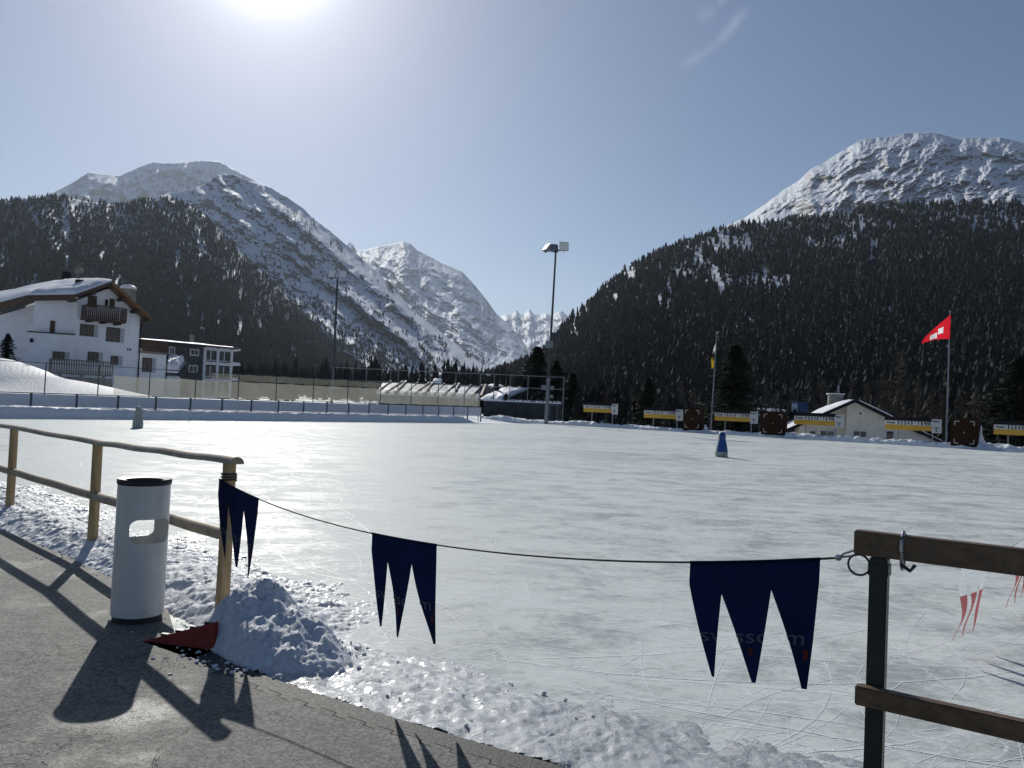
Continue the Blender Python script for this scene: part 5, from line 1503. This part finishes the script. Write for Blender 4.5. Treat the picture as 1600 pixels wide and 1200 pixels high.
# D left main mountain
def spur(X, Y):
    # crest running from the top at (360,275) down right, lit snow beyond it
    l1 = (Y - (275 + (X - 360) * .86)); l2 = (Y - (395 + (X - 520) * .83)); l3 = (Y - (455 + (X - 430) * .80))
    g = lambda l, w, a: -a * np.exp(-(l / w) ** 2)
    l4 = Y - (478 + (X - 560) * .72)
    return g(l1 - 22, 12, 65) + g(l2, 15, 115) + g(l3, 14, 100) + g(l4, 10, 70) + 30 * np.exp(-((l1 - 52) / 16) ** 2)
layer('left_snow_mountain', [(-400, 420), (100, 340), (200, 318), (262, 303), (300, 296), (322, 288), (336, 276), (350, 272), (372, 275), (392, 284), (420, 292), (445, 306), (470, 322), (490, 342), (515, 360), (545, 386), (575, 412), (610, 445), (650, 490), (690, 520), (730, 552), (770, 580), (830, 610)],
      [(-400, 640), (830, 640)], 1900, 3600, -400, 830, 760, 420, M_mtD, 190, 58, 3.4, 44, 231, 1.6, second=spur, rockf=lambda X, Y, n: np.clip(1.6 * np.exp(-((X - 362) / 26) ** 2 - ((Y - 287) / 9) ** 2) * ss(-.1, .3, fbm(X / 9, Y / 6, 3, 77)) + .2 * ss(.3, .6, fbm((X + Y) / 40, (X - Y) / 12, 4, 78)), 0, 1))
# E left forest
layer('left_forest_hill', [(-400, 330), (-150, 318), (0, 316), (60, 308), (100, 308), (140, 315), (185, 321), (225, 312), (262, 312), (292, 319), (322, 338), (352, 370), (385, 405), (425, 440), (470, 485), (510, 530), (550, 568), (600, 600), (660, 622)],
      [(-400, 645), (660, 645)], 900, 2400, -400, 660, 420, 220, M_forestfloor, 110, 55, 3.0, 84, 241, 1.0)
# F right summit
layer('right_summit', [(1060, 400), (1120, 360), (1165, 339), (1185, 326), (1205, 312), (1225, 296), (1245, 284), (1268, 264), (1290, 252), (1312, 238), (1330, 227), (1345, 219), (1370, 215), (1392, 214), (1412, 209), (1440, 207), (1465, 208), (1490, 215), (1520, 215), (1545, 216), (1562, 214), (1585, 219), (1620, 232), (1800, 290), (2000, 360)],
      [(1060, 420), (1600, 360), (2000, 380)], 2600, 4300, 1060, 2000, 620, 260, M_mtF, 260, 44, 1.8, 150, 251, 1.4, second=lambda X, Y: 28 * np.sin((Y + X * .15) / 7.5 + 2 * perlin(X / 60, Y / 30, 5)))
# G right forest
layer('right_forest_hill', [(720, 600), (770, 583), (800, 572), (835, 560), (862, 538), (880, 508), (893, 494), (915, 480), (940, 455), (965, 432), (990, 415), (1020, 399), (1050, 385), (1090, 371), (1130, 358), (1170, 349), (1250, 343), (1310, 338), (1350, 328), (1420, 320), (1500, 318), (1600, 318), (2000, 340)],
      [(720, 646), (2000, 700)], [(720, 700), (860, 480), (1000, 330), (2000, 300)], [(720, 1500), (900, 1350), (1200, 1700), (2000, 1900)], 720, 2000, 520, 260, M_forestfloor, 60, 60, 2.0, 100, 261, 1.0)

# ------------------------------------------------------------------ forests
def tree_templates():
    T = []
    for k in range(4):
        rs = np.random.default_rng(100 + k); V = []; Fc = []
        if k < 2: tiers = [(0.04, .50, 1.0), (.28, .76, .74), (.55, 1.0, .46)]
        elif k == 2: tiers = [(.10, .55, .9), (.22, .74, 1.15), (.42, .90, .95), (.64, 1.0, .6)]
        else: tiers = [(.16, .48, .75), (.30, .72, 1.0), (.50, .88, .85), (.70, .97, .55)]
        for (z0_, z1_, r_) in tiers:
            b_ = len(V); n = 6; V.append((rs.uniform(-.12, .12), rs.uniform(-.12, .12), z1_))
            for j in range(n):
                a = 2 * math.pi * j / n + rs.uniform(-.3, .3); q_ = r_ * (1.0 if j % 2 else .62) * rs.uniform(.75, 1.2)
                V.append((q_ * math.cos(a), q_ * math.sin(a), z0_ + rs.uniform(-.05, .06)))
            for j in range(n): Fc.append((b_, b_ + 1 + j, b_ + 1 + (j + 1) % n))
        T.append((np.array(V), np.array(Fc)))
    return T
TT = tree_templates()
def fine_templates():
    T = []
    for k in range(5):
        rs = np.random.default_rng(300 + k); V = []; Fc = []; nt_ = 8; rnd = k >= 3
        for t in range(nt_):
            f = t / nt_; z0_ = .05 + .86 * f; z1_ = min(1.0, z0_ + .20 + .06 * rs.random())
            r_ = (math.sin(min(1, f * 1.4 + .45) * math.pi * .93) ** .7 if rnd else (1 - f) ** .85) * rs.uniform(.85, 1.15) + .05
            b_ = len(V); n = 7; V.append((rs.uniform(-.06, .06), rs.uniform(-.06, .06), z1_))
            for j in range(n):
                a = 2 * math.pi * (j + .5 * (t % 2)) / n + rs.uniform(-.3, .3); q_ = r_ * rs.uniform(.45, 1.25)
                V.append((q_ * math.cos(a), q_ * math.sin(a), z0_ + rs.uniform(-.05, .06)))
            for j in range(n):
                if rs.random() < .88: Fc.append((b_, b_ + 1 + j, b_ + 1 + (j + 1) % n))
        T.append((np.array(V), np.array(Fc)))
    return T
TF = fine_templates()
def forest(name, pos, hgt, wid, tint, label):
    VV, FF, TI = [], [], []; off = 0; N = len(pos); TT_ = TT + TF
    near = np.hypot(pos[:, 0], pos[:, 1]) < 1050
    kk = np.where(near, rng.integers(4, 9, N), rng.integers(0, 4, N))
    for k in range(9):
        i = np.where(kk == k)[0]
        if not len(i): continue
        V, Fc = TT_[k]; a = rng.uniform(0, 6.28, len(i)); c, s = np.cos(a), np.sin(a)
        x = V[None, :, 0] * c[:, None] - V[None, :, 1] * s[:, None]; y = V[None, :, 0] * s[:, None] + V[None, :, 1] * c[:, None]
        W = np.stack([x * wid[i, None] + pos[i, 0:1], y * wid[i, None] + pos[i, 1:2], V[None, :, 2] * hgt[i, None] + pos[i, 2:3]], -1)
        VV.append(W.reshape(-1, 3)); FF.append((Fc[None] + (np.arange(len(i)) * len(V))[:, None, None] + off).reshape(-1, 3)); off += len(i) * len(V)
        TI.append(np.repeat(tint[i], len(V)))
    me = np_mesh(name, np.concatenate(VV), np.concatenate(FF), False); add_attr(me, 'tint', np.concatenate(TI))
    return tag(link_mesh(name, me, M_forest), label, 'forest', kind='stuff')
def scatter(nm, n, x0, x1, dens, y0=None, y1=None, seed=0, hm=(11, 20), wr=(.15, .22), tintf=None, mul=1):
    r_ = np.random.default_rng(seed); px = r_.uniform(x0, x1, n); xs_, s, Pw, By, Ry = LAYERS[nm]
    rt_ = np.interp(px, xs_, Ry); rb = np.interp(px, xs_, By); 
    if y1 is not None: rb = np.minimum(rb, y1)
    py = rt_ + (rb - rt_) * r_.uniform(-.002, 1, n)
    d = dens(px, py); p, _sv = sample_layer(nm, px, py); d = d * np.clip(np.hypot(p[:, 0], p[:, 1]) / 1150, .3, 1) ** 1.3
    k = r_.uniform(0, 1, n) < d; px, py = px[k], py[k]
    p, sv = sample_layer(nm, px, py); m_ = len(px)
    h = r_.uniform(hm[0], hm[1], m_) * (.8 + .4 * r_.random(m_)) * mul; wdt = h * r_.uniform(wr[0], wr[1], m_)
    p[:, 2] -= h * .05
    ti = tintf(px, py, r_) if tintf else r_.uniform(0, .3, m_)
    return p, h, wdt, ti
def cat_(*a): return [np.concatenate(q) for q in zip(*a)]
def tintL(px, py, r_):
    n = fbm(px / 60, py / 60, 3, 400); return np.clip((r_.random(len(px)) < .42 + n * .6) * r_.uniform(.45, 1.0, len(px)) + r_.uniform(0, .2, len(px)), 0, 1)
def densE(px, py):
    n = fbm(px / 16, py / 60, 3, 410) ; n2 = fbm(px / 70, py / 50, 3, 411)
    bare = np.exp(-((px - 128) / 26) ** 2 - ((py - 322) / 20) ** 2)
    d = 1.0 - ss(.12, .5, n + .5 * n2) * .8
    # thin patches of the photograph
    for cx, cy, rx, ry in ((400, 500, 16, 30), (440, 470, 22, 16), (65, 345, 40, 30), (390, 560, 8, 18), (190, 355, 30, 25), (360, 430, 20, 22)):
        d = d - .5 * np.exp(-((px - cx) / rx) ** 2 - ((py - cy) / ry) ** 2)
    return np.clip(d - bare * .8, .10, 1)
f1 = scatter('left_forest_hill', 60000, -300, 640, densE, seed=1, tintf=tintL, hm=(6, 16), wr=(.16, .32))
forest('forest', *f1, 'dark conifer forest covering the slope behind the chalet')
def densD(px, py):
    low = 372 + np.maximum(0, px - 300) * .56         # tree line on the slope
    n = fbm((px + py) / 60, (px - py) / 12, 4, 420); n2 = fbm(px / 26, py / 26, 3, 421)
    q_ = ss(-60, 95, py - low) ** 1.5
    base_ = q_ * (1.0 - .95 * ss(-.12, .25, n + .6 * n2 - .25 * ss(60, 130, py - low)))
    for l_ in ((py - (395 + (px - 520) * .83)), (py - (455 + (px - 430) * .80)), (py - (478 + (px - 560) * .72)), (py - (297 + (px - 360) * .86))):
        base_ = base_ * (1 - .9 * np.exp(-((l_ - 5) / 7) ** 2))
    spar = .34 * ss(300, 350, py) * ss(-.1, .35, n2) * ss(-.1, .1, n)
    return np.clip(base_ + spar, 0, 1)
f2 = scatter('left_snow_mountain', 44000, 280, 800, densD, seed=2, tintf=tintL, hm=(8, 15), wr=(.22, .3))
forest('forest', *f2, 'conifers scattered over the snowy left mountain slope')
def densB(px, py): return ss(0, 50, py - (470 + (px - 640) * .62)) * (1 - .8 * ss(-.1, .3, fbm((px + py) / 40, (px - py) / 9, 3, 430)))
f3 = scatter('hazy_peak', 9000, 560, 860, densB, seed=3, tintf=tintL, hm=(14, 22), wr=(.3, .4))
def densG(px, py):
    n = fbm(px / 30, py / 30, 3, 440); n2 = fbm(px / 7, py / 26, 2, 441)
    d = 1 - .8 * ss(.18, .5, n + .55 * n2)
    for cx, cy, rx, ry, a in ((1135, 385, 50, 14, .9), (1090, 420, 34, 20, .95), (1160, 440, 60, 9, .7), (985, 430, 10, 22, .9), (905, 500, 14, 12, 1), (893, 520, 12, 10, 1), (1045, 460, 8, 22, .8), (1570, 350, 40, 16, .8), (1520, 345, 30, 12, .7), (1200, 455, 60, 26, .55), (1350, 350, 50, 6, .6), (1300, 385, 40, 8, .7), (1180, 510, 70, 26, .35), (960, 470, 10, 14, .8), (1350, 590, 50, 22, .75), (1440, 570, 50, 26, .72), (1500, 590, 40, 20, .6), (1570, 560, 25, 24, .5)):
        g_ = np.exp(-((px - cx) / rx) ** 2 - ((py - cy) / ry) ** 2); d = d - a * g_ * (.55 + .9 * ss(-.2, .3, n2))
    return np.clip(d, .03, 1)
def tintG(px, py, r_):
    n = fbm(px / 70, py / 50, 3, 450); low = ss(470, 600, py)
    pr_ = np.clip(.22 + n * .5 + .42 * low, 0, .9)
    return np.clip((r_.random(len(px)) < pr_) * r_.uniform(.35, .75, len(px)) + r_.uniform(0, .15, len(px)), 0, 1)
f4 = scatter('right_forest_hill', 60000, 740, 1800, densG, seed=4, tintf=tintG, hm=(6, 15), wr=(.16, .32))
forest('forest', *f4, 'dark conifer forest on the right hillside')
forest('forest', *f3, 'hazy conifers low on the middle peak')
# valley wood at the foot of the slopes
r_ = np.random.default_rng(9); n = 5200
px = r_.uniform(-200, 1800, n); Y = r_.uniform(0, 1, n) ** .7 * 420 + 250
py_h = 637 + (px - 800) * math.tan(ROLL); dv_ = np.stack([(px - 800) / FPX * Y, Y], -1)
hh = r_.uniform(9, 17, n); z = terrain_h(dv_[:, 0], dv_[:, 1])
k = r_.random(n) < np.clip(.62 + .9 * fbm(px / 40, Y / 60, 3, 460), .1, 1)
k &= ~((px > 1270) & (px < 1520) & (r_.random(n) < .75))
ti = (r_.random(n) < .6) * r_.uniform(.3, .75, n)
r2_ = np.random.default_rng(19); n2 = 4200
px2 = r2_.uniform(770, 1800, n2); Y2 = 100 + 170 * r2_.random(n2) ** .9
d2_ = np.stack([(px2 - 800) / FPX * Y2, Y2], -1); R2 = (d2_[:, 0] - RA.x) * RN.x + (d2_[:, 1] - RA.y) * RN.y
k2 = (R2 > 22) & ~((px2 > 1225) & (px2 < 1500) & (Y2 < 118)) & (r2_.random(n2) < np.clip(.75 + 1.1 * fbm(px2 / 30, Y2 / 20, 3, 480), .12, 1)) & ~((np.abs(px2 - 1206) < 26) & (Y2 < 200) & (r2_.random(n2) < .7))
h2 = r2_.uniform(2.5, 7.5, n2)
forest('forest', np.column_stack([d2_[k2], terrain_h(d2_[k2, 0], d2_[k2, 1]) - .2]), h2[k2], (h2 * r2_.uniform(.16, .3, n2))[k2], ((r2_.random(n2) < .45) * r2_.uniform(.3, 1, n2))[k2], 'undergrowth of young conifers behind the far bank')
forest('forest', np.column_stack([dv_[k], z[k]]), hh[k], (hh * r_.uniform(.12, .19, n))[k], ti[k], 'wood of mixed conifers on the valley floor beyond the rink')

# ------------------------------------------------------------------ individual trees
def make_tree(kind, seed):
    rs = random.Random(seed); H_ = 1.0
    o_ = empty({'pine': 'pine_tree', 'larch': 'larch_tree'}[kind])
    tr = MB().tube([(0, 0, -.03), (rs.uniform(-.004, .004), 0, .5), (0, 0, .985)], [.016, .010, .002], 8); tr.build('trunk', M_bark, o_, smooth=True)
    V, F3 = [], []
    def tri(c, d, up_, L, W_):
        b_ = len(V); s_ = d.cross(up_).normalized()
        V.extend([tuple(c - s_ * W_), tuple(c + s_ * W_), tuple(c + d * L)]); F3.append((b_, b_ + 1, b_ + 2))
    if kind == 'pine':
        nb = 520
        for i in range(nb):
            f = (i + rs.random()) / nb; z = .06 + .93 * f; env = (.24 * (1 - f) ** .62 * (.9 + .25 * math.sin(f * 17 + seed))) * (ss(0, .12, f) * .5 + .5)
            a = rs.uniform(0, 6.283); L = float(env) * rs.uniform(.65, 1.12); d = Vector((math.cos(a), math.sin(a), rs.uniform(-.28, .12))).normalized()
            for q_ in range(7):
                t_ = (q_ + rs.random()) / 7; c = Vector((0, 0, z)) + d * (L * t_) + Vector((0, 0, -.02 * t_ * t_))
                for w_ in range(2):
                    dd_ = (d + Vector((rs.gauss(0, .7), rs.gauss(0, .7), rs.gauss(.1, .5)))).normalized()
                    tri(c, dd_, Vector((rs.gauss(0, .5), rs.gauss(0, .5), 1)), rs.uniform(.018, .036), rs.uniform(.006, .011))
    else:
        for i in range(150):
            f = (i + rs.random()) / 150; z = .14 + .84 * f; env = .15 * (1 - f) ** .7
            a = rs.uniform(0, 6.283); L = env * rs.uniform(.6, 1.15); d = Vector((math.cos(a), math.sin(a), rs.uniform(-.1, .55))).normalized()
            c0_ = Vector((0, 0, z)); tri(c0_, d, Vector((0, 0, 1)), L, .0022); tri(c0_, d, Vector((d.y, -d.x, 0.01)), L, .0022)
            for q_ in range(7):
                t_ = rs.uniform(.2, 1); c = c0_ + d * (L * t_); dd_ = (d * .6 + Vector((rs.gauss(0, .6), rs.gauss(0, .6), rs.gauss(.25, .5)))).normalized()
                tri(c, dd_, Vector((rs.gauss(0, 1), rs.gauss(0, 1), 1)), rs.uniform(.018, .045), .0013)
    me = np_mesh('crown', V, np.array(F3)); link_mesh('crown', me, M_crown if kind == 'pine' else M_larch, o_)
    return o_
protoP = [make_tree('pine', s) for s in (1, 2, 3)]; protoL = [make_tree('larch', s) for s in (11, 12)]
usedt = set()
def plant(kind, idx, px, pytop, Y, wide, label, group=None, z0=None):
    pr_ = (protoP if kind == 'pine' else protoL)[idx]
    o_ = pr_ if pr_.name not in usedt else copy_tree(pr_)
    usedt.add(pr_.name)
    p = P(px, 637 + (px - 800) * math.tan(ROLL), Y); zg = float(terrain_h(np.array([p.x]), np.array([p.y]))[0]) if z0 is None else z0
    ht = P(px, pytop, Y).z - zg
    o_.location = (p.x, p.y, zg - .1); wide *= 1.65 if kind == 'pine' else 1.5; o_.scale = (ht * wide, ht * wide, ht); o_.rotation_euler = (0, 0, random.uniform(0, 6.28))
    tag(o_, label, 'tree', group)
plant('pine', 0, 1146, 536, 100, 1.10, 'large dark pine right behind the leaning flagpole')
plant('pine', 1, 1012, 588, 115, 1.05, 'medium dark pine behind the second scoreboard from the mast')
plant('pine', 2, 836, 540, 150, 1.25, 'broad dark pine just left of the floodlight mast')
plant('pine', 0, 866, 562, 135, 1.1, 'dark pine directly behind the floodlight mast sleeve')
plant('pine', 1, 893, 580, 125, 1.15, 'dark pine right of the court cage corner')
plant('pine', 2, 1592, 556, 105, 1.25, 'very broad dark pine at the right edge of the picture')
plant('pine', 1, 1560, 602, 112, 1.2, 'smaller dark pine beside the broad one at the right edge')
plant('pine', 0, 8, 519, 74, .9, 'little dark conifer at the left corner of the chalet', z0=2.4)
plant('larch', 0, 1402, 545, 120, 1.1, 'tall bare brown larch above the right roof slope of the beige house')
plant('larch', 1, 1378, 575, 125, 1.0, 'bare larch left of the tallest brown larch by the beige house')
plant('larch', 0, 1432, 590, 122, 1.0, 'bare larch left of the red flag pole')
gl = 'bare brown larch standing in the loose row behind the far bank'
for i, (px, pt, Y) in enumerate([(905, 600, 140), (928, 592, 150), (948, 604, 135), (965, 596, 160), (985, 606, 150), (1040, 600, 140), (1062, 592, 150), (1084, 604, 130), (1196, 596, 160), (1212, 606, 150), (1236, 590, 170), (1262, 600, 160), (1284, 590, 175), (1330, 588, 180), (1352, 596, 165), (1455, 600, 130), (1470, 612, 125), (1500, 606, 130), (1522, 600, 140), (1540, 618, 120)]):
    plant('larch', i % 2, px, pt, Y, .9 + .3 * ((i * 7) % 5) / 5, gl, 'bare larches in a row behind the far bank')

# ------------------------------------------------------------------ haze
hz_ = MB().bb(-16000, 16000, -15700, 15900, -60, 2300)
M_haze = bpy.data.materials.new('haze'); M_haze.use_nodes = True; ht_ = M_haze.node_tree; ht_.nodes.clear()
ho_ = ht_.nodes.new('ShaderNodeOutputMaterial'); pv_ = ht_.nodes.new('ShaderNodeVolumePrincipled')
pv_.inputs['Color'].default_value = (.74, .85, 1.0, 1); pv_.inputs['Density'].default_value = 2.7e-5; pv_.inputs['Anisotropy'].default_value = .4
ht_.links.new(pv_.outputs[0], ho_.inputs['Volume'])
ob = hz_.build('haze', M_haze); tag(ob, kind='stuff')
